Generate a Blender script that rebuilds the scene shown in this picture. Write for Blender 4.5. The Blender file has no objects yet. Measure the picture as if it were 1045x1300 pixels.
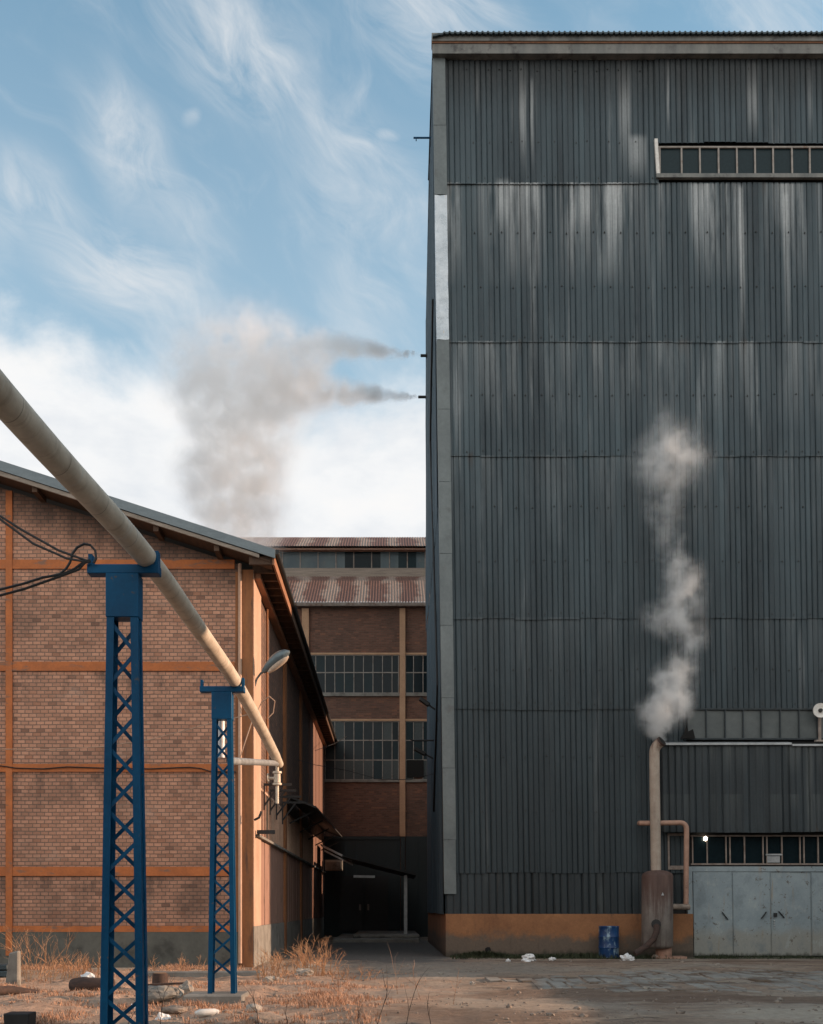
import bpy, bmesh, math, random
from mathutils import Vector, Matrix, noise as mnoise
random.seed(7)
R = math.radians
S = bpy.context.scene
COL = S.collection

# ------------------------------------------------------------------ survey helpers
F, CX, HY, EH = 1375.0, 495.0, 1153.0, 1.4          # focal (px), axis column, horizon row, eye height

def P(px, py, Y):
    return Vector(((px - CX) / F * Y, Y, EH + (HY - py) / F * Y))

LEAN = 0.0138
def lean(v):
    """the tall hall is slightly out of plumb, most at its front"""
    k = max(0.0, min(1.0, (v.y - 31.0) / 14.5))
    return LEAN * (1 - k) + 0.003 * k

FY = 31.0
FS = F / FY
def fz(py): return EH + (HY - py) / FS
def fx(px, py): return (px - CX) / FS + LEAN * fz(py)

# ------------------------------------------------------------------ mesh builder
class MB:
    def __init__(self):
        self.bm = bmesh.new(); self.mi = 0
    def f(self, pts):
        vs = [self.bm.verts.new(p) for p in pts]
        fc = self.bm.faces.new(vs); fc.material_index = self.mi
        return fc
    def box(self, x0, x1, y0, y1, z0, z1):
        v = [self.bm.verts.new((x, y, z)) for x in (x0, x1) for y in (y0, y1) for z in (z0, z1)]
        for q in ((0,1,3,2), (4,6,7,5), (0,4,5,1), (2,3,7,6), (0,2,6,4), (1,5,7,3)):
            self.bm.faces.new([v[i] for i in q]).material_index = self.mi
        return self
    def hexa(self, c):
        """eight corners: bottom ring of four then top ring of four"""
        v = [self.bm.verts.new(p) for p in c]
        for q in ((3,2,1,0), (4,5,6,7), (0,1,5,4), (1,2,6,5), (2,3,7,6), (3,0,4,7)):
            self.bm.faces.new([v[i] for i in q]).material_index = self.mi
        return self
    def beam(self, p, q, w, h, up=(0, 0, 1)):
        p, q = Vector(p), Vector(q); d = (q - p).normalized(); u = Vector(up)
        s = d.cross(u)
        if s.length < 1e-4: s = d.cross(Vector((1, 0, 0)))
        s.normalize(); u = s.cross(d).normalized()
        s *= w / 2; u *= h / 2
        return self.hexa([p - s - u, p + s - u, q + s - u, q - s - u, p - s + u, p + s + u, q + s + u, q - s + u])
    def tube(self, pts, r, n=10, cap=True):
        pts = [Vector(p) for p in pts]; N = len(pts)
        rr = r if isinstance(r, (list, tuple)) else [r] * N
        t0 = (pts[1] - pts[0]).normalized()
        ref = Vector((0, 0, 1)) if abs(t0.z) < .9 else Vector((1, 0, 0))
        u = t0.cross(ref).normalized(); rings = []
        for i in range(N):
            if i == 0: t = t0
            elif i == N - 1: t = (pts[-1] - pts[-2]).normalized()
            else: t = ((pts[i+1] - pts[i]).normalized() + (pts[i] - pts[i-1]).normalized()).normalized()
            u = (u - t * u.dot(t)).normalized(); w = t.cross(u)
            rings.append([self.bm.verts.new(pts[i] + (u * math.cos(a) + w * math.sin(a)) * rr[i])
                          for a in [2 * math.pi * k / n for k in range(n)]])
        for i in range(N - 1):
            for k in range(n):
                self.bm.faces.new((rings[i][k], rings[i][(k+1) % n], rings[i+1][(k+1) % n], rings[i+1][k])).material_index = self.mi
        if cap and n > 2:
            self.bm.faces.new(rings[0][::-1]).material_index = self.mi
            self.bm.faces.new(rings[-1]).material_index = self.mi
        return self
    def lathe(self, prof, cx, cy, n=32, wob=0):
        rings = []
        for r, z in prof:
            rings.append([self.bm.verts.new((cx + r * (1 + wob * math.sin(3 * a + z)) * math.cos(a), cy + r * math.sin(a), z))
                          for a in [2 * math.pi * k / n for k in range(n)]])
        for i in range(len(rings) - 1):
            for k in range(n):
                self.bm.faces.new((rings[i][k], rings[i][(k+1) % n], rings[i+1][(k+1) % n], rings[i+1][k])).material_index = self.mi
        self.bm.faces.new(rings[0][::-1]).material_index = self.mi
        self.bm.faces.new(rings[-1]).material_index = self.mi
        return self
    def prism(self, poly, y0, y1):
        """polygon in x-z pushed along y"""
        a = [self.bm.verts.new((x, y0, z)) for x, z in poly]
        b = [self.bm.verts.new((x, y1, z)) for x, z in poly]
        n = len(poly)
        self.bm.faces.new(a).material_index = self.mi
        self.bm.faces.new(b[::-1]).material_index = self.mi
        for i in range(n):
            self.bm.faces.new((a[i], b[i], b[(i+1) % n], a[(i+1) % n])).material_index = self.mi
        return self
    def rock(self, c, sx, sy, sz, seed=0, sub=2, amp=.28, flat=False):
        r = bmesh.ops.create_icosphere(self.bm, subdivisions=sub, radius=1)
        for v in r['verts']:
            p = v.co.normalized()
            k = 1 + amp * mnoise.noise(p * 1.6 + Vector((seed * 7.1, seed * 3.3, 0))) + amp * .5 * mnoise.noise(p * 4 + Vector((seed, 0, seed)))
            v.co = Vector((c[0] + p.x * k * sx, c[1] + p.y * k * sy, c[2] + p.z * k * sz))
        for v in r['verts']:
            for fc in v.link_faces: fc.material_index = self.mi
        return self
    def build(self, name, mats, parent=None, smooth=False, shear=False, bevel=0):
        bm = self.bm
        if bevel:
            bmesh.ops.bevel(bm, geom=list(bm.edges), offset=bevel, segments=1, affect='EDGES', clamp_overlap=True)
        if shear:
            for v in bm.verts: v.co.x -= lean(v.co) * v.co.z
        bmesh.ops.recalc_face_normals(bm, faces=bm.faces)
        org = world_loc(parent)
        bmesh.ops.translate(bm, verts=bm.verts, vec=-org)
        me = bpy.data.meshes.new(name); bm.to_mesh(me); bm.free()
        for m in (mats if isinstance(mats, (list, tuple)) else [mats]): me.materials.append(m)
        if smooth:
            me.polygons.foreach_set('use_smooth', [True] * len(me.polygons))
            me.set_sharp_from_angle(angle=R(40))
        o = bpy.data.objects.new(name, me); COL.objects.link(o)
        if parent: o.parent = parent
        return o

def world_loc(o):
    v = Vector((0, 0, 0))
    while o: v += o.location; o = o.parent
    return v
def tag(o, label=None, cat=None, group=None, kind=None):
    if label: o['label'] = label
    if cat: o['category'] = cat
    if group: o['group'] = group
    if kind: o['kind'] = kind
    return o
def thing(name, label, cat, loc=(0, 0, 0), group=None):
    o = bpy.data.objects.new(name, None); COL.objects.link(o); o.location = loc
    o.empty_display_size = .3
    return tag(o, label, cat, group)
def copy_tree(o, parent=None):
    c = o.copy(); COL.objects.link(c); c.parent = parent
    for ch in list(o.children): copy_tree(ch, c)
    return c
def pydata(name, verts, faces, mats, parent=None, smooth=False, midx=None):
    org = world_loc(parent)
    me = bpy.data.meshes.new(name)
    me.from_pydata([tuple(Vector(v) - org) for v in verts], [], faces); me.update()
    for m in (mats if isinstance(mats, (list, tuple)) else [mats]): me.materials.append(m)
    if midx: me.polygons.foreach_set('material_index', midx)
    if smooth: me.polygons.foreach_set('use_smooth', [True] * len(me.polygons))
    o = bpy.data.objects.new(name, me); COL.objects.link(o)
    if parent: o.parent = parent
    return o

# ------------------------------------------------------------------ node helpers
class G:
    def __init__(self, tree): self.t = tree
    def n(self, typ, ins=None, **at):
        nd = self.t.nodes.new(typ)
        for k, v in at.items(): setattr(nd, k, v)
        for k, v in (ins or {}).items():
            s = nd.inputs[k]
            if isinstance(v, bpy.types.NodeSocket): self.t.links.new(v, s)
            else: s.default_value = v
        return nd
    def pos(self): return self.n('ShaderNodeNewGeometry').outputs['Position']
    def sep(self, v):
        s = self.n('ShaderNodeSeparateXYZ', {0: v}); return s.outputs[0], s.outputs[1], s.outputs[2]
    def comb(self, x=0., y=0., z=0.): return self.n('ShaderNodeCombineXYZ', {0: x, 1: y, 2: z}).outputs[0]
    def vmul(self, v, s): return self.n('ShaderNodeVectorMath', {0: v, 1: s}, operation='MULTIPLY').outputs[0]
    def vadd(self, v, s): return self.n('ShaderNodeVectorMath', {0: v, 1: s}, operation='ADD').outputs[0]
    def dist(self, v, p): return self.n('ShaderNodeVectorMath', {0: v, 1: p}, operation='DISTANCE').outputs['Value']
    def noise(self, v, scale=1., detail=4., rough=.55, dist=0., color=False):
        o = self.n('ShaderNodeTexNoise', {'Vector': v, 'Scale': scale, 'Detail': detail, 'Roughness': rough, 'Distortion': dist}).outputs
        return o[1] if color else o[0]
    def m(self, op, a, b=0., c=0., clamp=False):
        return self.n('ShaderNodeMath', {0: a, 1: b, 2: c}, operation=op, use_clamp=clamp).outputs[0]
    def map(self, v, a, b, c=0., d=1., smooth=False):
        return self.n('ShaderNodeMapRange', {0: v, 1: a, 2: b, 3: c, 4: d}, interpolation_type='SMOOTHSTEP' if smooth else 'LINEAR').outputs[0]
    def mix(self, f, a, b, mode='MIX'):
        nd = self.n('ShaderNodeMix', data_type='RGBA', blend_type=mode, clamp_factor=True)
        for i, v in ((0, f), (6, a), (7, b)):
            if isinstance(v, bpy.types.NodeSocket): self.t.links.new(v, nd.inputs[i])
            else: nd.inputs[i].default_value = (*v, 1) if isinstance(v, tuple) and len(v) == 3 else v
        return nd.outputs[2]
    def ramp(self, f, stops, interp='LINEAR'):
        nd = self.n('ShaderNodeValToRGB', {0: f}); cr = nd.color_ramp; cr.interpolation = interp
        while len(cr.elements) > 1: cr.elements.remove(cr.elements[-1])
        for i, (p, c) in enumerate(stops):
            e = cr.elements[0] if i == 0 else cr.elements.new(p)
            e.position = p; e.color = (*c, 1) if isinstance(c, tuple) else (c, c, c, 1)
        return nd.outputs[0]
    def bump(self, h, s=.3, d=.02): return self.n('ShaderNodeBump', {'Height': h, 'Strength': s, 'Distance': d}).outputs[0]

def newmat(name):
    m = bpy.data.materials.new(name); m.use_nodes = True
    g = G(m.node_tree); b = m.node_tree.nodes['Principled BSDF']
    def setp(**k):
        for key, v in k.items():
            s = b.inputs[key.replace('_', ' ')]
            if isinstance(v, bpy.types.NodeSocket): m.node_tree.links.new(v, s)
            else: s.default_value = (*v, 1) if isinstance(v, tuple) and len(v) == 3 else v
    return m, g, setp

def weather(name, c1, c2, scale=3., stretch=(1, 1, 1), rough=.8, metal=0., bump=.2, bd=.01, stain=None, sthr=(.55, .7), sscale=2., sstretch=(1, 1, 1)):
    m, g, setp = newmat(name)
    p = g.pos(); q = g.vmul(p, stretch)
    n = g.noise(q, scale, 6, .62)
    fine = g.noise(p, scale * 9, 3, .6)
    col = g.mix(g.map(n, .32, .68), c1, c2)
    col = g.mix(.35, col, g.ramp(fine, [(.3, .55), (.7, 1.35 if False else 1.0)]), 'MULTIPLY')
    if stain:
        s = g.noise(g.vmul(p, sstretch), sscale, 5, .65)
        col = g.mix(g.map(s, sthr[0], sthr[1], 0, 1, True), col, stain)
    setp(Base_Color=col, Roughness=g.map(n, .2, .8, max(0, rough - .12), min(1, rough + .12)), Metallic=metal)
    if bump: setp(Normal=g.bump(g.m('ADD', n, g.m('MULTIPLY', fine, .4)), bump, bd))
    return m

def plain(name, c, rough=.6, metal=0., emit=None, es=0.):
    m, g, setp = newmat(name)
    n = g.noise(g.pos(), 14, 3)
    col = g.mix(g.map(n, .3, .7), tuple(x * .75 for x in c), c)
    setp(Base_Color=col, Roughness=rough, Metallic=metal)
    if emit: setp(Emission_Color=emit, Emission_Strength=es)
    return m

def brick(name, c1, c2, mortar, verge=False, bw=.2, bh=.0965, ms=.012, soot=(.04, .035, .032), dark_z=None, bias=0., hue=(.27, .12, .07)):
    m, g, setp = newmat(name)
    x, y, z = g.sep(g.pos())
    wob = g.noise(g.pos(), 1.3, 2)
    v = g.comb(g.m('ADD', g.m('ADD', x, y), g.m('MULTIPLY', wob, .02)), g.m('ADD', z, g.m('MULTIPLY', wob, .03)), 0.)
    bt = g.n('ShaderNodeTexBrick', {'Vector': v, 'Color1': (*c1, 1), 'Color2': (*c2, 1), 'Mortar': (*mortar, 1), 'Scale': 1.,
             'Mortar Size': ms, 'Mortar Smooth': .25, 'Bias': bias, 'Brick Width': bw, 'Row Height': bh}, offset=.5)
    big = g.noise(g.pos(), .55, 5, .6)
    # odd dark bricks: a second lay of the same bond picks single bricks
    cell = g.n('ShaderNodeTexBrick', {'Vector': v, 'Color1': (0, 0, 0, 1), 'Color2': (1, 1, 1, 1), 'Mortar': (.5, .5, .5, 1), 'Scale': 1.,
             'Mortar Size': 0., 'Bias': 0., 'Brick Width': bw, 'Row Height': bh}, offset=.5).outputs[0]
    col = g.mix(g.map(cell, .95, .995, 0, .5), bt.outputs[0], (.11, .06, .045))
    col = g.mix(g.map(cell, .07, .03, 0, .6), col, hue)
    fine = g.noise(g.pos(), 38, 3, .7)
    col = g.mix(.5, col, g.ramp(fine, [(.28, .55), (.7, 1.)]), 'MULTIPLY')
    col = g.mix(g.map(big, .48, .75, 0, .5), col, soot)
    if dark_z:                       # rain and soot stains just under the verge and a darker tone towards the foot
        for (a, b_, k) in dark_z:
            st = g.m('MULTIPLY', g.map(z, a, b_, 0, 1, True), g.map(g.noise(g.vmul(g.pos(), (1.5, 1.5, .6)), 1.2, 4), .35, .65))
            col = g.mix(g.m('MULTIPLY', st, k), col, soot)
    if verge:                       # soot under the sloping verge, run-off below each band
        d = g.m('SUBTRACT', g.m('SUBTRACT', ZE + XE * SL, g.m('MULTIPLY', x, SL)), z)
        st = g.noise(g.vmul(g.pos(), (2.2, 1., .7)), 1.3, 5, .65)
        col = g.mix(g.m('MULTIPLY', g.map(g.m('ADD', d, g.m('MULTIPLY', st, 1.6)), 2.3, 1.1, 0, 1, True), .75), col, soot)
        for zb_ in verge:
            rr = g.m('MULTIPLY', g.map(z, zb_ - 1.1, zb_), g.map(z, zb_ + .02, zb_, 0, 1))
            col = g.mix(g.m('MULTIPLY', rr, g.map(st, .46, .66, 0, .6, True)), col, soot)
        pale = g.noise(g.vmul(g.pos(), (.8, 1., 1.4)), .8, 5, .65)
        col = g.mix(g.map(pale, .56, .74, 0, .35, True), col, (.42, .33, .27))
    h = g.m('SUBTRACT', g.m('MULTIPLY', fine, .25), bt.outputs[1])
    setp(Base_Color=col, Roughness=.9, Normal=g.bump(h, .6, .012))
    return m

def cladding_mat(name, dark, mid, light, laps=(), streaks=(), axis='x', grime_shade=None, rust=None):
    m, g, setp = newmat(name)
    x, y, z = g.sep(g.pos())
    a = g.m('ADD', x, g.m('MULTIPLY', z, LEAN)) if axis == 'x' else y
    sheet = g.m('FLOOR', g.m('DIVIDE', a, .93))
    sh = g.n('ShaderNodeTexWhiteNoise', {'W': sheet}, noise_dimensions='1D').outputs[0]
    v1 = g.comb(g.m('MULTIPLY', a, 5.2), 0., g.m('MULTIPLY', z, .16))
    n1 = g.noise(v1, 1., 5, .6)
    n2 = g.noise(g.comb(g.m('MULTIPLY', a, .9), 3., g.m('MULTIPLY', z, .22)), 1., 5, .62)
    n3 = g.noise(g.pos(), 16., 4, .65)
    rib = g.n('ShaderNodeTexWhiteNoise', {'W': g.m('FLOOR', g.m('DIVIDE', a, .155))}, noise_dimensions='1D').outputs[0]
    k = g.m('ADD', g.m('ADD', g.m('MULTIPLY', n1, .45), g.m('MULTIPLY', rib, .13)), g.m('ADD', g.m('MULTIPLY', n2, .5), g.m('MULTIPLY', sh, .10)))
    col = g.mix(g.map(k, .40, .80), dark, mid)
    wash = g.noise(g.comb(g.m('MULTIPLY', a, 2.4), 9., g.m('MULTIPLY', z, .1)), 1., 6, .6)
    wmask = g.map(wash, .55, .74, 0., .5, True)
    tot = g.m('MULTIPLY', wmask, g.map(n2, .35, .6))
    for (zt, ln, st) in laps:      # pale lime run-off that starts at a lap and dies out below it
        seg = g.noise(g.comb(g.m('MULTIPLY', a, 1.5), zt * 3., 0.), 1., 5, .75)
        blot = g.noise(g.comb(g.m('MULTIPLY', a, 2.6), zt, g.m('MULTIPLY', z, .28)), 1., 5, .6)
        lm = g.m('MULTIPLY', g.map(z, zt - ln, zt - .05), g.map(z, zt + .02, zt, 0, 1))
        lm = g.m('MULTIPLY', g.m('MULTIPLY', lm, g.map(seg, .38, .66, 0, 1, True)), g.map(blot, .34, .62, 0, 1, True))
        tot = g.m('ADD', tot, g.m('MULTIPLY', lm, st))
    for (xc, w, z0, z1, st) in streaks:
        d = g.m('ABSOLUTE', g.m('SUBTRACT', a, g.m('ADD', xc, g.m('MULTIPLY', g.m('SUBTRACT', n2, .5), .15))))
        sm = g.m('MULTIPLY', g.map(d, w, w * .3, 0, 1, True), g.m('MULTIPLY', g.map(z, z0, z0 + (z1 - z0) * .75, 0, 1, True), g.map(z, z1 + .25, z1, 0, 1, True)))
        tot = g.m('ADD', tot, g.m('MULTIPLY', g.m('MULTIPLY', sm, st), g.map(n1, .25, .6, .35, 1)))
    col = g.mix(g.m('MINIMUM', tot, .95), col, light)
    if grime_shade:
        gr = g.m('ADD', z, g.m('MULTIPLY', g.m('SUBTRACT', n2, .5), 9.))
        for zt in (22.17, 17.63, 14.37, 7.11):      # rust and dirt creeping out of the laps
            rl = g.m('MULTIPLY', g.map(z, zt - .5, zt, 0, 1), g.map(z, zt + .12, zt + .02, 0, 1))
            col = g.mix(g.m('MULTIPLY', rl, g.map(g.noise(g.comb(g.m('MULTIPLY', a, 2.2), zt, 0.), 1., 5, .7), .52, .70, 0, .6, True)), col, (.055, .040, .030))
        col = g.mix(g.map(gr, grime_shade[0], grime_shade[1], 0, .66, True), col, (.009, .016, .020))  # dirt plus shade painted into the lower facade colour
        soot = g.map(g.m('ADD', z, g.m('MULTIPLY', g.noise(g.comb(g.m('MULTIPLY', a, 3.5), 2., 0.), 1., 5, .7), 1.7)), 24.7, 26.4, 0, .88, True)  # eave soot and painted overhang shade darken the sheet tops
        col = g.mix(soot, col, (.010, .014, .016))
    if rust:
        r = g.noise(g.comb(g.m('MULTIPLY', a, 3.), 5., g.m('MULTIPLY', z, .5)), 1., 5, .7)
        col = g.mix(g.map(r, .6, .72, 0, rust[1], True), col, rust[0])
    col = g.mix(.5, col, g.ramp(n3, [(.3, .6), (.65, 1.)]), 'MULTIPLY')
    setp(Base_Color=col, Roughness=g.map(n3, .3, .7, .55, .8), Normal=g.bump(n3, .15, .01))
    return m

def gz_(py): return EH + (HY - py) / (F / 25.65)
XE = -2.66; SL = .3235; ZE = EH + (HY - 697) / F * 24.9
# ------------------------------------------------------------------ materials
streaks = [(fx(664, 160), .14, fz(228), fz(80), .9), (fx(676, 170), .06, fz(228), fz(105), .7), (fx(793, 150), .24, fz(235), fz(76), .7), (fx(606, 120), .08, fz(150), fz(80), .4), (fx(745, 270), .22, fz(300), fz(240), .5), (fx(640, 260), .3, fz(300), fz(234), .5), (fx(885, 280), .25, fz(330), fz(236), .35),
           (fx(848, 120), .05, fz(176), fz(82), .9), (fx(955, 120), .22, fz(186), fz(85), .85), (fx(943, 330), .10, fz(455), fz(240), .8),
           (fx(1000, 380), .12, fz(460), fz(250), .5), (fx(810, 205), .35, fz(235), fz(178), .6), (fx(1028, 120), .1, fz(182), fz(90), .35)]
M = {}
M['clad'] = cladding_mat('grey corrugated sheet', (.0155, .028, .037), (.066, .100, .118), (.44, .47, .48),
                         laps=((fz(232), 3.0, 1.25), (fz(433), 2.6, .45), (fz(578), 2.6, .22), (fz(784), 2.2, .16), (fz(66) , 1.2, .0)), streaks=streaks, grime_shade=(17., 3.))
M['clad_low'] = cladding_mat('blue grey worn sheet', (.007, .0125, .0155), (.028, .041, .049), (.17, .185, .18),
                             laps=((fz(943), 1.0, .4), (fz(1010), 1.2, .35)), rust=((.10, .075, .055), .4))
M['clad_side'] = cladding_mat('blue side sheet', (.025, .048, .066), (.07, .11, .14), (.18, .23, .27), axis='y')
M['flash'] = weather('flashing', (.095, .118, .125), (.165, .195, .20), 1.2, (1, 1, .6), .55, 0, .15, stain=(.09, .10, .10), sthr=(.55, .75))
M['foil'] = weather('silver foil', (.34, .385, .425), (.54, .585, .625), 2.5, (1, 1, 1), .3, .6, .35, .06, stain=(.42, .33, .24), sthr=(.62, .70), sstretch=(3, 3, .8))
M['fascia'] = weather('eave metal', (.085, .095, .095), (.23, .23, .215), 1.3, (1.5, 1, .3), .6, .1, .1, stain=(.05, .05, .05), sthr=(.52, .7))
M['roofblue'] = weather('roof sheet', (.02, .035, .045), (.05, .08, .095), 2, rough=.6)
M['dark'] = plain('dark void', (.008, .008, .008), .95)
M['darkmetal'] = weather('dark metal', (.008, .009, .010), (.02, .021, .022), 4, rough=.6)
M['plinth'] = None
M['door'] = None
M['steel'] = weather('rusty frame steel', (.16, .12, .10), (.30, .26, .23), 5, rough=.75, stain=(.12, .055, .03))
M['galv'] = weather('galvanised', (.30, .32, .33), (.46, .48, .49), 5, rough=.45, metal=.4)
M['orange'] = weather('orange painted concrete', (.38, .12, .038), (.54, .175, .058), 2.2, (1, 1, 1), .85, 0, .3, stain=(.22, .12, .08), sthr=(.55, .68), sscale=2.6, sstretch=(1, 1, 3))
M['orange_dk'] = weather('orange brown pilaster', (.21, .085, .035), (.34, .14, .055), 1.6, (3, 3, .4), .85, 0, .2, stain=(.09, .05, .035), sthr=(.5, .72), sstretch=(4, 4, .5))
M['pale_conc'] = weather('pale painted concrete', (.42, .27, .19), (.56, .38, .28), 1.4, (1, 1, .5), .85, 0, .15)
M['pink'] = weather('pink boards', (.24, .135, .10), (.37, .22, .17), 1.5, (1, 6, .5), .8, 0, .25, stain=(.2, .12, .09))
M['conc'] = weather('concrete', (.17, .16, .145), (.27, .26, .235), 2.5, rough=.9, bump=.4, stain=(.10, .095, .085), sthr=(.5, .7))
M['conc_dk'] = weather('damp concrete', (.085, .088, .078), (.145, .145, .128), 1.1, (1, 1, .6), .9, 0, .25, stain=(.05, .05, .045), sthr=(.5, .72), sscale=1.3)
M['conc_lt'] = weather('light concrete', (.24, .21, .18), (.42, .38, .33), 4, rough=.9, bump=.5)
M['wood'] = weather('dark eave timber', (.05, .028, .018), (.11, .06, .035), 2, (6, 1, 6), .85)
M['eaveboard'] = weather('eave board', (.22, .10, .055), (.36, .17, .09), 2, (6, 1, 6), .8)
M['verge'] = weather('blue grey verge', (.12, .155, .175), (.18, .22, .24), 2.2, (1, 1, 3), .5, .1, .08)
M['vergewood'] = weather('weathered board', (.20, .165, .135), (.33, .28, .235), 2, (.6, 1, 8), .85)
def glassmat(name, c, rough, spec):
    m = plain(name, c, rough); m.node_tree.nodes['Principled BSDF'].inputs['Specular IOR Level'].default_value = spec; return m
M['glass'] = glassmat('dark glass', (.008, .017, .022), .18, .16)
M['glass2'] = glassmat('teal dusty glass', (.012, .028, .035), .3, .16)
M['glass3'] = glassmat('milky glass', (.075, .092, .095), .5, .2)
M['framelt'] = weather('pale steel frame', (.22, .20, .18), (.36, .33, .30), 6, rough=.75, stain=(.16, .09, .06), sthr=(.56, .7))
M['farboard'] = weather('brown far boards', (.13, .07, .05), (.22, .12, .09), 1.5, (1, 6, .5), .85, 0, .2)  # kept dark to dim the sunlight falling on these boards
M['glassdirty'] = weather('dirty glass', (.05, .062, .065), (.10, .115, .115), .9, rough=.45, bump=0)
M['brickA'] = brick('gable brick', (.62, .325, .215), (.41, .21, .138), (.22, .145, .108), verge=(gz_(722.5), gz_(852), gz_(980), gz_(1112)), bw=.185, bh=.09, dark_z=((10.0, 11.6, .0), (3.5, 1.0, .35)))
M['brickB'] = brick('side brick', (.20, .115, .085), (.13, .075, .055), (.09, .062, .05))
M['brickC'] = brick('factory brick', (.22, .105, .072), (.13, .062, .045), (.15, .10, .075), False, .25, .085, .014)
M['peach'] = weather('peach concrete', (.42, .25, .15), (.52, .33, .21), 2, rough=.85)
M['teal'] = weather('teal steel wall', (.012, .020, .023), (.022, .033, .036), 1.5, (1, 1, .4), .7)
M['tealglass'] = weather('monitor panel', (.025, .055, .075), (.07, .105, .115), 1.0, (1.2, 1, .4), .4, 0, 0, stain=(.10, .095, .08), sthr=(.55, .75), sscale=1.4)
M['whitepaint'] = plain('off white', (.72, .70, .66), .55)
M['whiteplastic'] = plain('white plastic', (.78, .79, .80), .4)
M['rubber'] = plain('black cable', (.012, .012, .013), .6)
M['wire'] = plain('pale wire', (.42, .28, .2), .6)
M['lampgrey'] = plain('lamp shell', (.12, .16, .18), .45, .3)
M['lens'] = plain('lamp lens', (.55, .45, .36), .3)
M['straw'] = None

def mat_plinth():
    m, g, setp = newmat('orange painted plinth')
    x, y, z = g.sep(g.pos())
    n = g.noise(g.pos(), 1.6, 6, .65); f = g.noise(g.pos(), 20, 4, .65)
    st = g.noise(g.comb(g.m('MULTIPLY', x, 3.), y, g.m('MULTIPLY', z, .5)), 1., 5, .65)
    col = g.mix(g.map(n, .3, .7), (.23, .105, .05), (.35, .165, .075))
    # paint worn off to bare render in the lower half, with an uneven edge
    worn = g.map(g.m('ADD', z, g.m('MULTIPLY', g.m('SUBTRACT', n, .5), 1.1)), .72, .42, 0, 1, True)
    col = g.mix(g.m('MULTIPLY', worn, .9), col, (.125, .105, .085))
    col = g.mix(g.map(st, .56, .7, 0, .55, True), col, (.07, .05, .04))
    foot_dark = g.map(g.m('ADD', z, g.m('MULTIPLY', g.m('SUBTRACT', st, .5), .5)), .22, .05, 0, .7, True)
    col = g.mix(foot_dark, col, (.03, .032, .024))  # plinth goes darker towards the ground
    col = g.mix(.4, col, g.ramp(f, [(.3, .5), (.7, 1.)]), 'MULTIPLY')
    setp(Base_Color=col, Roughness=.9, Normal=g.bump(f, .3, .01)); return m
M['plinth'] = mat_plinth()

def mat_door():
    m, g, setp = newmat('grey blue painted steel door')
    x, y, z = g.sep(g.pos())
    n = g.noise(g.pos(), 1.1, 5, .6); f = g.noise(g.pos(), 26, 4, .7)
    s = g.noise(g.comb(g.m('MULTIPLY', x, 6.), y, g.m('MULTIPLY', z, .45)), 1., 5, .65)
    col = g.mix(g.map(n, .3, .7), (.21, .265, .295), (.30, .36, .385))
    low = g.map(g.m('ADD', z, g.m('MULTIPLY', g.m('SUBTRACT', n, .5), .8)), .95, .55, 0, .75, True)
    col = g.mix(low, col, (.29, .28, .24))
    blt = g.noise(g.vmul(g.pos(), (1., 1., .7)), 2.3, 6, .7)
    col = g.mix(g.map(blt, .50, .66, 0, .55, True), col, (.15, .19, .215))
    col = g.mix(g.map(blt, .44, .34, 0, .5, True), col, (.36, .40, .40))
    col = g.mix(g.map(s, .58, .70, 0, .55, True), col, (.30, .215, .13))
    chip = g.noise(g.pos(), 5.5, 6, .75)
    col = g.mix(g.map(chip, .60, .645, 0, .8, True), col, (.085, .06, .045))
    foot = g.map(g.m('ADD', z, g.m('MULTIPLY', g.m('SUBTRACT', s, .5), .35)), .14, .03, 0, .8, True)
    col = g.mix(foot, col, (.05, .055, .04))
    col = g.mix(.45, col, g.ramp(f, [(.3, .68), (.7, 1.)]), 'MULTIPLY')
    setp(Base_Color=col, Roughness=.6, Normal=g.bump(n, .25, .03)); return m
M['door'] = mat_door()

def mat_tank(name, c1, c2, rust, zr0, zr1, streak=.6):
    m, g, setp = newmat(name)
    x, y, z = g.sep(g.pos())
    n = g.noise(g.pos(), 2.6, 6, .65); f = g.noise(g.pos(), 30, 4, .7)
    s = g.noise(g.comb(g.m('MULTIPLY', x, 9.), g.m('MULTIPLY', y, 9.), g.m('MULTIPLY', z, .6)), 1., 5, .65)
    col = g.mix(g.map(n, .3, .7), c1, c2)
    r = g.map(g.m('ADD', z, g.m('MULTIPLY', g.m('SUBTRACT', s, .5), 2.2)), zr0, zr1, 0, .9, True)
    col = g.mix(r, col, rust)
    col = g.mix(g.map(s, .5, .68, 0, streak, True), col, tuple(c * .6 for c in rust))
    col = g.mix(.4, col, g.ramp(f, [(.3, .6), (.7, 1.)]), 'MULTIPLY')
    setp(Base_Color=col, Roughness=.7, Normal=g.bump(f, .2, .006)); return m
M['tank'] = mat_tank('rusty tank', (.13, .115, .105), (.25, .225, .205), (.085, .042, .032), .9, 2.2)
M['stack'] = mat_tank('chimney pipe steel', (.30, .24, .195), (.44, .37, .305), (.17, .10, .075), 5.8, 6.3, .25)
M['rustpipe'] = weather('rusty loop pipe', (.30, .17, .12), (.44, .27, .20), 4, rough=.7, stain=(.16, .09, .07))
M['barrel'] = weather('blue drum paint', (.002, .03, .11), (.004, .055, .18), 3, rough=.5, bump=.2, stain=(.22, .32, .40), sthr=(.50, .62), sscale=5.5, sstretch=(1, 1, .5))
M['blue'] = weather('blue lattice paint', (.0005, .050, .125), (.001, .082, .19), 2.5, (1, 1, .4), .5, 0, .12, stain=(.09, .075, .06), sthr=(.64, .72), sscale=7)
M['blue'].node_tree.nodes['Principled BSDF'].inputs['Specular IOR Level'].default_value = .2

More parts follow.
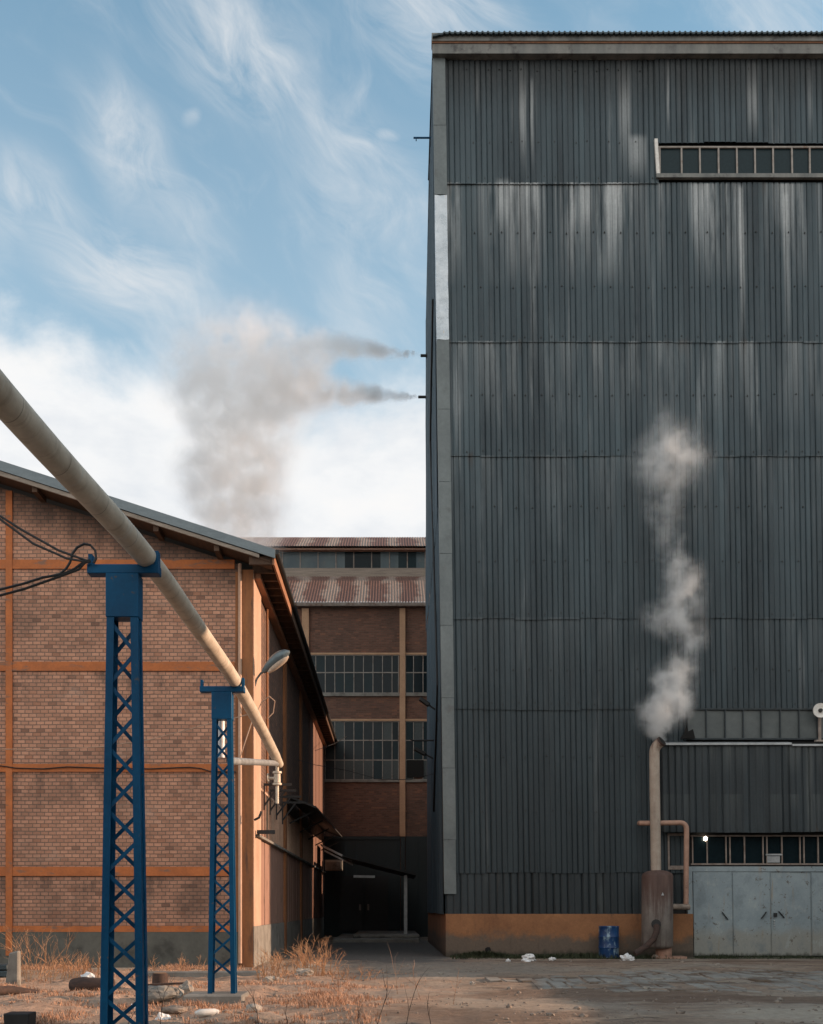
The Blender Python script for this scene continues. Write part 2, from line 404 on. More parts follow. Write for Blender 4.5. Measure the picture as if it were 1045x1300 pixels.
def mat_pipe():
    m, g, setp = newmat('clad pipe')
    x, y, z = g.sep(g.pos())
    n = g.noise(g.vmul(g.pos(), (3, 1.2, 3)), 2., 6, .65)
    w = g.noise(g.vmul(g.pos(), (1, 7, 1)), 1., 5, .7)
    seam = g.m('FRACT', g.m('DIVIDE', g.m('ADD', y, g.m('MULTIPLY', x, .4)), .95))
    col = g.mix(g.map(n, .35, .65), (.46, .39, .31), (.64, .56, .46))
    col = g.mix(g.map(w, .54, .68, 0, .4, True), col, (.26, .20, .15))
    col = g.mix(g.map(w, .42, .34, 0, .6, True), col, (.55, .52, .47))
    col = g.mix(g.map(seam, .985, .995, 0, .7), col, (.12, .10, .08))
    setp(Base_Color=col, Roughness=.62, Metallic=.15, Normal=g.bump(w, .2, .01)); return m
M['pipe'] = mat_pipe()

def mat_rustroof():
    m, g, setp = newmat('rusty roof sheets')
    x, y, z = g.sep(g.pos())
    sh = g.m('FRACT', g.m('DIVIDE', g.m('ADD', x, g.m('MULTIPLY', g.noise(g.pos(), .6, 3), 1.3)), 1.55))
    wob = g.noise(g.pos(), 1.7, 5, .7); f = g.noise(g.pos(), 9, 5, .7)
    d = g.m('ADD', g.m('ABSOLUTE', g.m('SUBTRACT', sh, .5)), g.m('MULTIPLY', g.m('SUBTRACT', wob, .5), .55))
    col = g.mix(g.map(d, .08, .30, 0, 1, True), (.28, .235, .20), (.115, .062, .050))
    col = g.mix(g.map(f, .35, .7, 0, .6), col, (.22, .12, .09))
    setp(Base_Color=col, Roughness=.8); return m
M['rustroof'] = mat_rustroof()

def mat_ground():
    m, g, setp = newmat('yard dirt')
    p = g.pos(); x, y, z = g.sep(p)
    n0 = g.noise(p, .35, 5, .6); n1 = g.noise(g.vmul(p, (.6, 1.6, 1)), 1.2, 6, .65); n2 = g.noise(p, 7, 5, .7); n3 = g.noise(p, 45, 3, .7)
    col = g.mix(g.map(n1, .35, .65), (.225, .148, .102), (.40, .305, .228))
    col = g.mix(g.map(g.noise(g.vmul(p, (.5, 1.9, 1)), 1.7, 6, .7), .52, .66, 0, .8, True), col, (.10, .068, .05))
    col = g.mix(g.map(n0, .45, .62, 0, .75, True), col, (.36, .31, .255))
    def blob(cx, cy, rx, ry, edge=.45):
        v = g.vadd(g.vmul(p, (1 / rx, 1 / ry, 0)), (-cx / rx, -cy / ry, 0))
        L = g.n('ShaderNodeVectorMath', {0: v}, operation='LENGTH').outputs['Value']
        return g.map(g.m('ADD', L, g.m('MULTIPLY', g.m('SUBTRACT', n1, .5), 1.6)), 1., 1. - edge, 0, 1, True)
    # straw litter on the left half
    col = g.mix(g.m('MULTIPLY', blob(-4.0, 18.0, 5.6, 7.), g.map(g.noise(g.vmul(p, (.7, 2., 1)), 2.3, 6, .7), .38, .6, .2, 1.)), col, (.56, .355, .245))
    # old asphalt at the mouth of the alley
    col = g.mix(g.m('MULTIPLY', blob(-.2, 38, 3.2, 14.5, .25), .95), col, (.12, .12, .115))
    col = g.mix(g.m('MULTIPLY', blob(1.6, 25.5, 3.2, 3.2), .8), col, (.27, .235, .195))
    # dark brown oily earth
    for b in ((3.6, 17.3, 3.0, 2.0), (7.5, 16.6, 4.5, 1.1), (7., 28.5, 6., .7), (1.0, 14.2, 2., 1.2)):
        col = g.mix(g.m('MULTIPLY', blob(*b), .7), col, (.165, .105, .072))
    # pale concrete dust, front right
    col = g.mix(g.m('MULTIPLY', blob(6.2, 14.2, 2.6, 1.35), .9), col, (.46, .395, .315))
    col = g.mix(g.m('MULTIPLY', blob(1.9, 15.8, 1.5, 1.6), .7), col, (.42, .33, .25))
    # moss by the wall
    col = g.mix(g.m('MULTIPLY', blob(8., 30.4, 7., .8), .8), col, (.035, .042, .022))
    col = g.mix(.7, col, g.ramp(n2, [(.3, .45), (.65, 1.)]), 'MULTIPLY')
    col = g.mix(g.map(n3, .66, .72, 0, .6), col, (.45, .40, .34))
    setp(Base_Color=col, Roughness=.95, Normal=g.bump(g.m('ADD', n2, g.m('MULTIPLY', n3, .5)), .9, .04)); return m
M['ground'] = mat_ground()

def mat_grass(name, a, b, c):
    m, g, setp = newmat(name)
    n = g.noise(g.pos(), 3.1, 3); f = g.noise(g.pos(), 40, 2)
    col = g.mix(g.map(n, .35, .65), a, b); col = g.mix(g.map(f, .5, .7, 0, .7), col, c)
    setp(Base_Color=col, Roughness=.8); return m
M['straw'] = mat_grass('dry straw', (.30, .15, .085), (.46, .26, .165), (.54, .38, .27))
M['twig'] = mat_grass('dry twig', (.36, .18, .09), (.48, .26, .13), (.52, .34, .2))
M['darktwig'] = mat_grass('dark twig', (.03, .02, .016), (.05, .035, .028), (.08, .055, .04))
M['green'] = mat_grass('green grass', (.02, .032, .012), (.035, .05, .02), (.07, .06, .03))
M['slab'] = weather('paving slab', (.20, .19, .17), (.34, .32, .285), 1.4, rough=.9, bump=.4, stain=(.12, .085, .06), sthr=(.45, .62), sscale=.9)
M['stone'] = weather('stone', (.14, .11, .09), (.34, .28, .23), 6, rough=.9, bump=.5)
M['log'] = weather('old log', (.03, .02, .017), (.085, .05, .04), 4, (1, 5, 5), .9, 0, .6)
M['logend'] = weather('cut wood', (.20, .11, .06), (.32, .18, .10), 8, rough=.9)
M['bulb'] = plain('lit bulb', (.9, .85, .75), .4, 0, (1, .86, .66, 1), 7)

# ------------------------------------------------------------------ corrugated sheet
def corr(mb, a0, a1, z0, z1, y0, y1, pitch=.155, amp=.034, sub=8, wob=.004, axis='x', rows=4, seed=0.):
    """sheet from a0..a1 along the axis; y0 = plane at the top, y1 = plane at the foot (sheets tip outwards to the lap)"""
    n = max(2, int(round((a1 - a0) / pitch * sub)))
    cols = []
    for i in range(n + 1):
        a = a0 + (a1 - a0) * i / n
        t = (a / pitch) % 1.0
        w = 1 - abs(2 * t - 1)
        gi = math.floor(a / pitch + .5); gr_ = (math.sin(gi * 12.9898 + seed * 78.233) * 43758.5453) % 1.0
        prof = amp * (.45 + .95 * gr_) * (1 - min(1., w * (4.2 - 1.6 * gr_)) ** .8)        # wide rib, narrow groove, no two alike
        col = []
        for r in range(rows + 1):
            k = r / rows; z = z1 + (z0 - z1) * k
            sheet = math.floor(a / .93)
            y = y0 + (y1 - y0) * k + prof + wob * mnoise.noise(Vector((a * .8, z * .5, seed))) + .009 * mnoise.noise(Vector((sheet * 5.3, z * .3, seed)))
            zz = z + (0.045 * mnoise.noise(Vector((sheet * 3.1 + .37, 7.3, seed * 1.7))) if r == rows else 0)
            col.append(mb.bm.verts.new((a, y, zz) if axis == 'x' else (y, a, zz)))
        cols.append(col)
    for i in range(n):
        for r in range(rows):
            fc = mb.bm.faces.new((cols[i][r], cols[i+1][r], cols[i+1][r+1], cols[i][r+1])); fc.material_index = mb.mi

def panes(mb, xs, zs, y, tilt=.012, pick=None, holes=(), gap=.0):
    """one glazed sheet: a face per pane, each set slightly out of true"""
    k = 0
    for j in range(len(zs) - 1):
        for i in range(len(xs) - 1):
            if k not in holes:
                tx, tz = random.uniform(-tilt, tilt), random.uniform(-tilt, tilt)
                w, h = xs[i+1] - xs[i], zs[j+1] - zs[j]
                mb.mi = pick(i, j) if pick else 0
                mb.f([(xs[i] + gap, y - tx * w / 2 - tz * h / 2, zs[j]), (xs[i+1] - gap, y + tx * w / 2 - tz * h / 2, zs[j]),
                      (xs[i+1] - gap, y + tx * w / 2 + tz * h / 2, zs[j+1]), (xs[i] + gap, y - tx * w / 2 + tz * h / 2, zs[j+1])])
            k += 1

# ================================================================== THE TALL GREY HALL
XL, XR, YB, ZT = 1.60, 34.0, 45.5, fz(66)
hall = thing('corrugated_hall', 'tall dark grey hall clad in stained corrugated sheets above an orange plinth', 'industrial building', (11.8, 31, 0))
b = MB(); b.box(XL + .12, XR, FY + .16, YB - .1, 0, ZT); b.build('frame_wall', M['darkmetal'], hall, shear=True)

xf = XL + .34
xw = fx(836, 200); xp = fx(838, 1000)
c = MB()
zA, zB, zC, zD, zE, zF, zG = fz(232), fz(433), fz(578), fz(784), fz(900), fz(1107), fz(1160)
corr(c, xf - .04, xw, zA - .03, ZT + .02, 31.03, 31.0, seed=1)
corr(c, xw - .06, XR, fz(182), ZT + .02, 30.99, 30.965, seed=2)
corr(c, xf - .04, XR, zB - .03, zA + .04, 31.045, 31.012, seed=3, rows=6)
corr(c, xf - .04, XR, zC - .03, zB + .04, 31.045, 31.018, seed=4, rows=6)
corr(c, xf - .04, XR, zD - .03, zC + .04, 31.05, 31.012, seed=5, rows=6)
corr(c, xf - .04, XR, zE - .02, zD + .04, 31.045, 31.015, seed=6)
corr(c, xf - .04, fx(872, 950), zF - .03, zE + .04, 31.05, 31.012, seed=7, rows=6)
# screw heads with a dark washer, in rows
c.mi = 1
for py in (88, 180, 225, 295, 364, 427, 501, 572, 643, 712, 779, 850, 893, 960, 1030, 1100, 1150):
    z = fz(py); x = xf + .1; i = 0
    while x < 15.5:
        x += .155 * random.choice((2, 3, 3, 4))
        if (z < zE and x > xp - .1) or (fz(184) > z > fz(230) and x > xw): continue
        xx = (math.floor(x / .155) + .5) * .155
        dz = random.uniform(-.03, .03); off = 30.975 if (x > xw and z > fz(184)) else 30.995
        c.box(xx - .014, xx + .014, off, off + .05, z + dz - .016, z + dz + .016)
clad = c.build('cladding', [M['clad'], M['darkmetal']], hall, shear=True)
c = MB()
corr(c, XL + .01, fx(846, 1130), zG - .02, zF + .04, 31.045, 31.005, seed=8, pitch=.205, amp=.05)
corr(c, fx(846, 1130), fx(872, 1130), fz(1152), fz(1104), 31.06, 31.05, seed=9, pitch=.205, amp=.05)
c.build('lower_cladding', M['clad_low'], hall, shear=True)

# projecting corrugated box over the doors
c = MB()
yb = 30.72
corr(c, xp, XR, fz(1057), fz(948), yb + .03, yb, seed=11, pitch=.19, amp=.045, wob=.02, rows=8)
c.box(xp + .02, XR, yb + .09, FY + .17, fz(1055), fz(949))
c.build('overhang_cladding', M['clad_low'], hall, shear=True)
c = MB()
c.hexa([(xp - .06, yb - .05, fz(948)), (fx(1000, 945), yb - .05, fz(947.5)), (fx(1000, 945), 31.0, fz(944)), (xp - .06, 31.0, fz(944.5)),
        (xp - .06, yb - .05, fz(945.5)), (fx(1000, 945), yb - .05, fz(945)), (fx(1000, 945), 31.0, fz(942)), (xp - .06, 31.0, fz(942))])
c.box(fx(1001, 945), XR, yb - .03, 31.0, fz(949), fz(946.5))
c.build('ledge', M['galv'], hall, shear=True)

def ez(py): return EH + (HY - py) / F * 30.75
# eave: two strips of metal, corrugated roof edge poking over
c = MB()
c.box(XL - .03, XR, 30.80, 31.06, ez(66), ez(53.5))
c.box(XL - .05, XR, 30.74, 31.06, ez(52), ez(42))
c.build('eave_fascia', M['fascia'], hall, shear=True)
c = MB()
c.box(XL - .04, XR, 30.77, 31.06, ez(53.5) + .002, ez(52) - .002)
c.build('eave_joint', M['eaveboard'], hall, shear=True)
c = MB()
zr = EH + (HY - 40.5) / F * 30.64
n = int((XR - XL) / .155 * 6)
top = []
for i in range(n + 1):
    x = XL - .03 + (XR - XL + .03) * i / n
    h = .038 * max(0, math.sin(2 * math.pi * x / .155)) ** .7 if math.sin(2 * math.pi * x / .155) > 0 else 0
    e = min(1., max(0., (x - XL) / .35))
    top.append((x, zr - .07 * (1 - e) + h * e))
for i in range(n):
    (xa, za), (xb, zb) = top[i], top[i+1]
    c.hexa([(xa, 30.64, za - .05), (xb, 30.64, zb - .05), (xb, 38.2, zb + .95), (xa, 38.2, za + .95),
            (xa, 30.64, za), (xb, 30.64, zb), (xb, 38.2, zb + 1.0), (xa, 38.2, za + 1.0)])
c.hexa([(XL, 38.2, zr + .9), (XR, 38.2, zr + .9), (XR, 45.9, zr - .1), (XL, 45.9, zr - .1),
        (XL, 38.2, zr + 1.0), (XR, 38.2, zr + 1.0), (XR, 45.9, zr), (XL, 45.9, zr)])
c.build('roof', M['roofblue'], hall, shear=True)

# corner flashing in lengths
for (a, b_, mt, lab, w) in ((66, 160, 'flash', None, .355), (160.5, 248, 'flash', None, .36), (249, 432, 'foil', 'crinkled silver foil length of corner flashing', .355), (432.5, 520, 'flash', None, .36),
                       (520.5, 612, 'flash', None, .355), (612.5, 703, 'flash', None, .36), (703.5, 794, 'flash', None, .355), (794.5, 886, 'flash', None, .36), (886.5, 975, 'flash', None, .355), (975.5, 1066, 'flash', None, .36), (1066.5, 1135, 'flash', None, .345)):
    c = MB(); n = 40 if mt == 'foil' else 3
    zs = [fz(a) + (fz(b_) - fz(a)) * i / n for i in range(n + 1)]
    xs = [XL - .02, XL + .06, XL + .14, XL + .22, XL + .3, XL - .02 + w]
    amp = .045 if mt == 'foil' else .006
    grid = [[c.bm.verts.new((x + (.008 * mnoise.noise(Vector((z * 2, 3, x))) if mt == 'foil' else 0), 30.955 + amp * mnoise.noise(Vector((x * 9, z * 4, a))), z)) for x in xs] for z in zs]
    for i in range(n):
        for j in range(len(xs) - 1):
            c.bm.faces.new((grid[i][j], grid[i][j+1], grid[i+1][j+1], grid[i+1][j]))
    # return leg round the corner
    side = [[c.bm.verts.new((XL - .02, y, z)) for y in (30.955, 31.32)] for z in zs]
    for i in range(n): c.bm.faces.new((side[i][0], side[i+1][0], side[i+1][1], side[i][1]))
    o = c.build('corner_flashing', M[mt], hall, smooth=(mt == 'foil'), shear=True)
    if lab: o['label'] = lab

# plinth
c = MB()
c.box(XL, fx(879, 1190), 30.93, 31.2, -.2, zG - .005)
c.box(XL, XL + .3, 31.2, YB, -.2, zG - .005)
c.build('plinth', M['plinth'], hall)
c = MB(); c.rock((fx(619, 1205), 30.93, fz(1206)), .09, .03, .09, 3); c.build('drain_hole', M['dark'], hall)

# left side wall: bluish sheets
c = MB()
corr(c, 31.3, YB, zG - .02, 13.0, XL - .005, XL - .02, axis='y', seed=21, rows=6, amp=-.03)
corr(c, 31.3, YB, 12.97, ZT, XL - .0, XL - .035, axis='y', seed=22, rows=6, wob=.03, amp=-.03)
c.build('side_cladding', M['clad_side'], hall, shear=True)

# --- windows of the hall
def ribbon(name_lab, xs_px, py_t, py_b, yglass, yframe, mw, zs_extra=(), pick=None, mats=None, holes=(), xs_more=(), framemat='steel', tilt=.01):
    pm = (py_t + py_b) / 2
    xs = [fx(p, pm) for p in xs_px]
    step = xs[-1] - xs[-2]
    while xs[-1] < XR - 1: xs.append(xs[-1] + step)
    z0, z1 = fz(py_b), fz(py_t)
    f = MB()
    f.box(xs[0] - .05, xs[-1], yframe, yframe + .05, z0 - .045, z0)
    f.box(xs[0] - .05, xs[-1], yframe, yframe + .05, z1, z1 + .045)
    for x in list(xs) + [fx(p, pm) for p in xs_more]:
        f.box(x - mw / 2, x + mw / 2, yframe + .003, yframe + .047, z0 + .001, z1 - .001)
    fo = f.build('window', M[framemat], hall, shear=True)
    if name_lab: fo['label'] = name_lab
    g_ = MB()
    panes(g_, xs, [z0 - .02, *zs_extra, z1 + .02], yglass, tilt, pick, holes)
    g_.build('pane', [M[k] for k in (mats or ['glass'])], fo, shear=True)
    return fo
w = ribbon('high ribbon window with pale mullions', [838, 865.7, 889, 912.7, 936, 959, 982, 1006, 1028.6], 187, 220, 31.07, 31.01, .045,
           mats=['glass2', 'glass'], pick=lambda i, j: random.choice((0, 0, 1)), framemat='framelt')
s = MB(); s.box(xw - .08, XR, 30.93, 31.05, fz(227), fz(222)); s.build('window_sill', M['fascia'], w, shear=True)
s = MB(); s.hexa([(xw - .07, 30.94, fz(222)), (xw + .02, 30.94, fz(222)), (xw + .02, 31.05, fz(222)), (xw - .07, 31.05, fz(222)),
                  (xw - .12, 30.93, fz(178)), (xw - .03, 30.93, fz(178)), (xw - .03, 31.05, fz(178)), (xw - .12, 31.05, fz(178))])
s.build('window_jamb', M['whitepaint'], w, shear=True)
ribbon('dusty ribbon window above the overhang', [873, 897, 921, 944, 967, 991, 1015, 1038.6], 901, 937, 31.06, 31.0, .03,
       mats=['glassdirty', 'glass3', 'glass2'], pick=lambda i, j: random.choice((0, 0, 0, 2)), framemat='clad_low', tilt=.02)
# broken corner pane
s = MB(); s.prism([(fx(863, 938), fz(938)), (fx(882, 938), fz(938)), (fx(879, 926), fz(926)), (fx(873, 929), fz(929)), (fx(871, 920), fz(920)), (fx(868, 931), fz(931))], 30.93, 30.97)
s.build('broken_vent', M['dark'], hall, shear=True)
low = ribbon('dark unglazed ribbon window over the doors', [879.5, 898, 922, 945.5, 969, 993, 1016, 1039, 1063], 1062, 1096, 31.12, 31.0, .035,
       mats=['glass'], xs_more=(927, 974, 1021), holes=(), tilt=.006)
s = MB(); s.box(fx(972, 1085), fx(993, 1085), 30.98, 31.0, fz(1086), fz(1084)); s.box(fx(974, 1085), fx(990, 1085), 30.99, 31.05, fz(1095), fz(1087)); s.build('open_sash', M['galv'], low, shear=True)
s = MB()
xa, xb_ = fx(848, 1080), fx(872, 1080)
for (x0, x1, z0, z1) in ((xa, xb_, fz(1061), fz(1058)), (xa, xb_, fz(1104), fz(1099)), (xa, xa + .05, fz(1099), fz(1061)), (xb_ - .04, xb_, fz(1099), fz(1061))):
    s.box(x0, x1, 30.99, 31.06, z0 + .001, z1 - .001)
so = s.build('window', M['steel'], hall, shear=True)
s = MB(); s.f([(xa, 31.05, fz(1099)), (xb_, 31.05, fz(1099)), (xb_, 31.05, fz(1061)), (xa, 31.05, fz(1061))]); s.build('pane', M['glass'], so, shear=True)

# --- steel doors
xd = [fx(p, 1150) for p in (880, 930, 978.5, 1030, 1080, 1131, 1180)]
s = MB()
s.box(xd[0] - .04, xd[-1], 30.97, 31.1, fz(1106.5), fz(1100))
s.box(xd[0] - .16, xd[0] - .02, 30.96, 31.1, 0, fz(1100) - .002)
s.build('door_frame', M['door'], hall, shear=True)
for i in range(6):
    s = MB(); w = xd[i+1] - xd[i]
    x0, x1 = xd[i] + .018, xd[i+1] - .018
    nx, nz = 8, 14; y = 30.99 + random.uniform(-.012, .012); sk = random.uniform(-.01, .01)
    gr = [[s.bm.verts.new((x0 + (x1 - x0) * a / nx, y + sk * a / nx + .008 * mnoise.noise(Vector((i * 4 + a * .5, 0, q * .35))), .035 + (fz(1107) - .035) * q / nz)) for a in range(nx + 1)] for q in range(nz + 1)]
    for q in range(nz):
        for a in range(nx): s.bm.faces.new((gr[q][a], gr[q][a+1], gr[q+1][a+1], gr[q+1][a]))
    # folded rim
    s.box(x0 - .012, x0 - .001, y - .012, y + .05, .03, fz(1107)); s.box(x1 + .001, x1 + .012, y - .012, y + .05, .03, fz(1107))
    d = s.build('door', M['door'], hall, smooth=True, shear=True)
    if i < 3:
        px0, py0, px1, py1 = ((916, 1158, 923, 1167), (966, 1166, 972, 1158), (988, 1157, 995, 1165))[i]
        h = MB(); h.beam((fx(px0, py0), y - .035, fz(py0)), (fx(px1, py1), y - .035, fz(py1)), .03, .03); h.beam((fx(px1, py1), y - .035, fz(py1)), (fx(px1, py1), y + .01, fz(py1)), .025, .025)
        h.build('handle', M['darkmetal'], d, shear=True)
    if i == 2:
        h = MB()
        for k in range(4): h.rock((fx(982.5, 1165), y - .03, fz(1169 + k * 3.2)), .022, .015, .03, k, 1, .1)
        h.build('chain', M['galv'], d, smooth=True, shear=True)
        h = MB(); h.box(fx(984, 1160) - .05, fx(984, 1160) + .05, y - .04, y - .012, fz(1164), fz(1159)); h.build('lock', M['darkmetal'], d, shear=True)
s = MB(); s.box(xd[0], xd[-1], 31.02, 31.05, 0, fz(1107)); s.build('door_backing', M['dark'], hall, shear=True)

# things on / in the hall
bt = MB(); bt.lathe([(.005, fz(1067.5)), (.05, fz(1066.5)), (.055, fz(1064)), (.03, fz(1061.5)), (.02, fz(1060))], fx(894, 1064), 31.03, 12)
tag(bt.build('light_bulb', M['bulb'], None, smooth=True), 'small glowing bulb shining in the dark ribbon window over the doors', 'lamp')

# exhaust nozzles high on the side wall
def sidex(Y, z): return XL - .02 - lean(Vector((0, Y, z))) * z
for (px0, px1, py, Y, lab) in ((534, 545, 451.5, 42.3, 'short dark exhaust pipe stub on the hall side wall, upper of two'), (531, 541.5, 504, 44.4, 'short dark exhaust pipe stub on the hall side wall, lower of two')):
    p0, p1 = P(px0, py, Y), P(px1, py, Y); xw_ = sidex(Y, p0.z)
    q = MB(); q.tube([(p0.x, Y, p0.z), (xw_ + .02, Y, p0.z)], .055, 12); q.tube([(xw_ - .03, Y, p0.z), (xw_ + .02, Y, p0.z)], .1, 12)
    tag(q.build('exhaust_pipe', M['darkmetal'], None, smooth=True), lab, 'pipe')
p0 = P(525, 175, 34); q = MB(); q.tube([(p0.x, 34, p0.z), (sidex(34, p0.z) + .03, 34, p0.z)], .028, 8); q.box(p0.x + .07, p0.x + .1, 33.98, 34.02, p0.z - .09, p0.z)
tag(q.build('steel_rod', M['blue'], None), 'thin blue rod sticking out near the top of the hall side wall', 'rod')
for (px0, py0, px1, py1, Y, lab) in ((533, 887, 556, 901, 35.5, 'dark floodlight on the hall side wall, upper of two'), (526, 950, 548, 963, 38.0, 'dark floodlight on the hall side wall, lower of two')):
    a, b_ = P(px0, py0, Y), P(px1, py1, Y); xw_ = sidex(Y, b_.z)
    t = thing('flood_lamp', lab, 'lamp', (xw_, Y, b_.z))
    q = MB(); q.tube([(xw_, Y, b_.z), a.lerp(Vector((xw_, Y, b_.z)), .5)], .03, 8); q.build('arm', M['darkmetal'], t)
    q = MB(); q.beam(a, a.lerp(Vector((xw_, Y, b_.z)), .6), .22, .13); q.build('lamp_head', M['darkmetal'], t, bevel=.02)
Y = 37; a = P(521, 940, Y); q = MB(); q.tube([(a.x, Y, a.z + .04), (a.x + .1, Y, a.z), (sidex(Y, a.z) + .02, Y, a.z)], .03, 8)
tag(q.build('steel_bracket', M['darkmetal'], None), 'dark horizontal bracket rod between the two floodlights on the side wall', 'bracket')
# loose cable running down the side wall
q = MB(); pts = []
for (px, py, Y) in ((553, 380, 32.3), (550, 440, 33.6), (548, 500, 35.2), (546.5, 560, 36.5), (553, 800, 33.2), (556.5, 870, 32.6), (555, 920, 33.6), (551, 980, 35.4), (549, 1030, 36.6)):
    p = P(px, py, Y); pts.append((sidex(Y, p.z) - .05, Y, p.z))
q.tube(pts, .03, 6); tag(q.build('cable', M['rubber'], None, smooth=True), 'loose dark cable hanging down the bluish side wall of the hall', 'cable')

# white round disc on a short post
cx, cz = fx(1037, 904) - LEAN * fz(904), fz(904)
t = thing('dish_antenna', 'round white disc with a dark hub on a short post above the overhang', 'dish', (cx, 30.8, fz(942)))
q = MB()
prof = [(.205, .0), (.2, -.02), (.12, .015), (.05, .03)]
for i, (r, d) in enumerate(prof): pass
rings = [[q.bm.verts.new((cx + r * math.cos(a), 30.72 + d, cz + r * math.sin(a))) for a in [2 * math.pi * k / 32 for k in range(32)]] for r, d in [(.21, .03), (.205, 0), (.12, .02), (.045, .03)]]
for i in range(3):
    for k in range(32): q.bm.faces.new((rings[i][k], rings[i][(k+1) % 32], rings[i+1][(k+1) % 32], rings[i+1][k]))
q.bm.faces.new(rings[3]); q.bm.faces.new(rings[0])
q.build('reflector', M['whitepaint'], t, smooth=True)
q = MB(); q.tube([(cx, 30.75, cz), (cx, 30.67, cz)], [.06, .045], 14); q.build('hub', M['darkmetal'], t, smooth=True)
q = MB(); q.tube([(cx, 30.79, fz(942)), (cx, 30.79, cz)], .045, 10); q.box(cx - .12, cx + .12, 30.74, 30.88, fz(943), fz(941)); q.build('post', M['steel'], t)

# ================================================================== TANK, CHIMNEY PIPE, DRUM
YT = 30.25
def tx(px): return (px - CX) / F * YT
def tz(py): return EH + (HY - py) / F * YT
tcx = tx(834.5); tr = .43
t = thing('rusty_tank', 'upright rusty grey tank with domed top before the orange plinth', 'tank', (tcx, YT, 0))
q = MB(); q.lathe([(.30, tz(1204)), (tr - .05, tz(1203)), (tr, tz(1200)), (tr + .003, tz(1152)), (tr, tz(1112)), (tr - .03, tz(1109)), (tr - .12, tz(1106.5)), (.18, tz(1105)), (.02, tz(1104.6))], tcx, YT, 40)
q.build('body', M['tank'], t, smooth=True)
q = MB(); q.lathe([(.22, .02), (.22, tz(1203))], tcx + .18, YT, 20); q.box(tcx - .1, tcx + .75, YT - .3, YT + .3, 0, .06); q.build('foot', M['rustpipe'], t)
q = MB(); q.tube([P(833.5, 1176, YT - tr + .02), P(833.8, 1176, YT - tr - .1), P(833.5, 1183, YT - tr - .14), P(830, 1192, YT - tr - .16), P(820, 1202, YT - tr - .2), P(806, 1211, YT - tr - .28)], .085, 12)
q.build('drain_pipe', M['log'], t, smooth=True)
q = MB(); q.tube([P(833, 1173, YT - tr + .02), P(833, 1173, YT - tr - .06)], .13, 14); q.build('flange', M['darkmetal'], t)
q = MB(); q.prism([(tx(834.6), tz(1137)), (tx(838), tz(1137)), (tx(836.5), tz(1133))], YT - tr - .012, YT - tr + .03); q.build('tag_plate', M['galv'], t)
# loop pipe
q = MB(); yy = YT + .1
def loop_pts():
    pts = [P(812, 1045, 30.9), P(814, 1045, yy + .15), P(830, 1045, yy), P(862, 1044.5, yy)]
    for k in range(7):
        a = k / 6 * math.pi / 2; pts.append(P(864 + 7.5 * math.sin(a), 1052 - 7.5 * math.cos(a), yy))
    pts += [P(871.6, 1060, yy), P(871, 1148, yy)]
    return pts
q.tube(loop_pts(), .072, 14); q.build('loop_pipe', M['rustpipe'], t, smooth=True)
q = MB(); q.tube([P(875.5, 1151.5, yy), P(845, 1151, yy)], .085, 14); q.build('return_pipe', M['stone'], t, smooth=True)

st = thing('chimney_pipe', 'tall pale steel chimney pipe rising from the rusty tank and steaming', 'chimney', (tx(833), YT, tz(1105)))
q = MB()
top_c = P(830.8, 950, YT)
pts = [P(832.8, 1106, YT), P(832.2, 1060, YT), P(831.2, 1000, YT), P(830.8, 956, YT)]
for k in range(1, 6):
    a = k / 5 * R(62); pts.append(P(830.8, 956, YT) + Vector((.30 * (1 - math.cos(a)) * .75, -.30 * (1 - math.cos(a)) * .65, .30 * math.sin(a))))
mouth_dir = (Vector(pts[-1]) - Vector(pts[-2])).normalized(); pts.append(Vector(pts[-1]) + mouth_dir * .06)
q.tube(pts, .142, 20, cap=False); q.build('pipe', M['stack'], st, smooth=True)
mouth = Vector(pts[-1])
q = MB(); q.tube([mouth - mouth_dir * .02, mouth + mouth_dir * .035], .15, 20); q.build('collar', M['log'], st)
q = MB(); q.tube([mouth + mouth_dir * .03, mouth + mouth_dir * .042], .125, 20); q.build('opening', M['dark'], st)

db = MB(); dcx = (773 - CX) / F * 30.4; dh = .90; dr = .278
prof = [(dr - .03, 0), (dr, .02)]
for zc in (.30, .60): prof += [(dr, zc - .03), (dr + .014, zc), (dr, zc + .03)]
prof += [(dr, dh - .03), (dr + .008, dh - .015), (dr - .01, dh), (dr - .02, dh - .03), (.02, dh - .03)]
dt = thing('blue_drum', 'dented blue steel drum standing against the orange plinth', 'drum', (dcx, 30.4, 0))
db.lathe(prof, dcx, 30.4, 32, .012); db.build('body', M['barrel'], dt, smooth=True)
q = MB(); q.tube([(dcx + .12, 30.32, dh - .03), (dcx + .12, 30.32, dh - .012)], .035, 12); q.build('bung', M['darkmetal'], dt)

# ================================================================== LEFT BRICK BUILDING
YG = 25.65; GS = F / YG
def gx(px): return (px - CX) / GS
def gz(py): return EH + (HY - py) / GS
bld = thing('brick_building', 'low brick shed with orange concrete bands and blue grey pitched roof edge', 'industrial building', (-3.23, YG, 0))
XC = -3.23; YBK = 55.5
XE = -2.66; YV = 24.9; ZE = EH + (HY - 697) / F * YV; SL = .3235; XRG = -13.0
def roof_z(x): return ZE + (XE - x) * SL if x > XRG else ZE + (XE - XRG) * SL - (XRG - x) * SL
und = .42
g1 = MB()
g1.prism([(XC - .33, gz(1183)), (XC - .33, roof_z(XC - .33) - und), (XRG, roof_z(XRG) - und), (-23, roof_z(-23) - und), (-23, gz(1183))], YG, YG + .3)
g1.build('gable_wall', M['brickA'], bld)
g1 = MB(); g1.box(-23.05, XC - .33, YG - .03, YG + .3, -.3, gz(1183) - .002); g1.build('plinth', M['conc_dk'], bld)
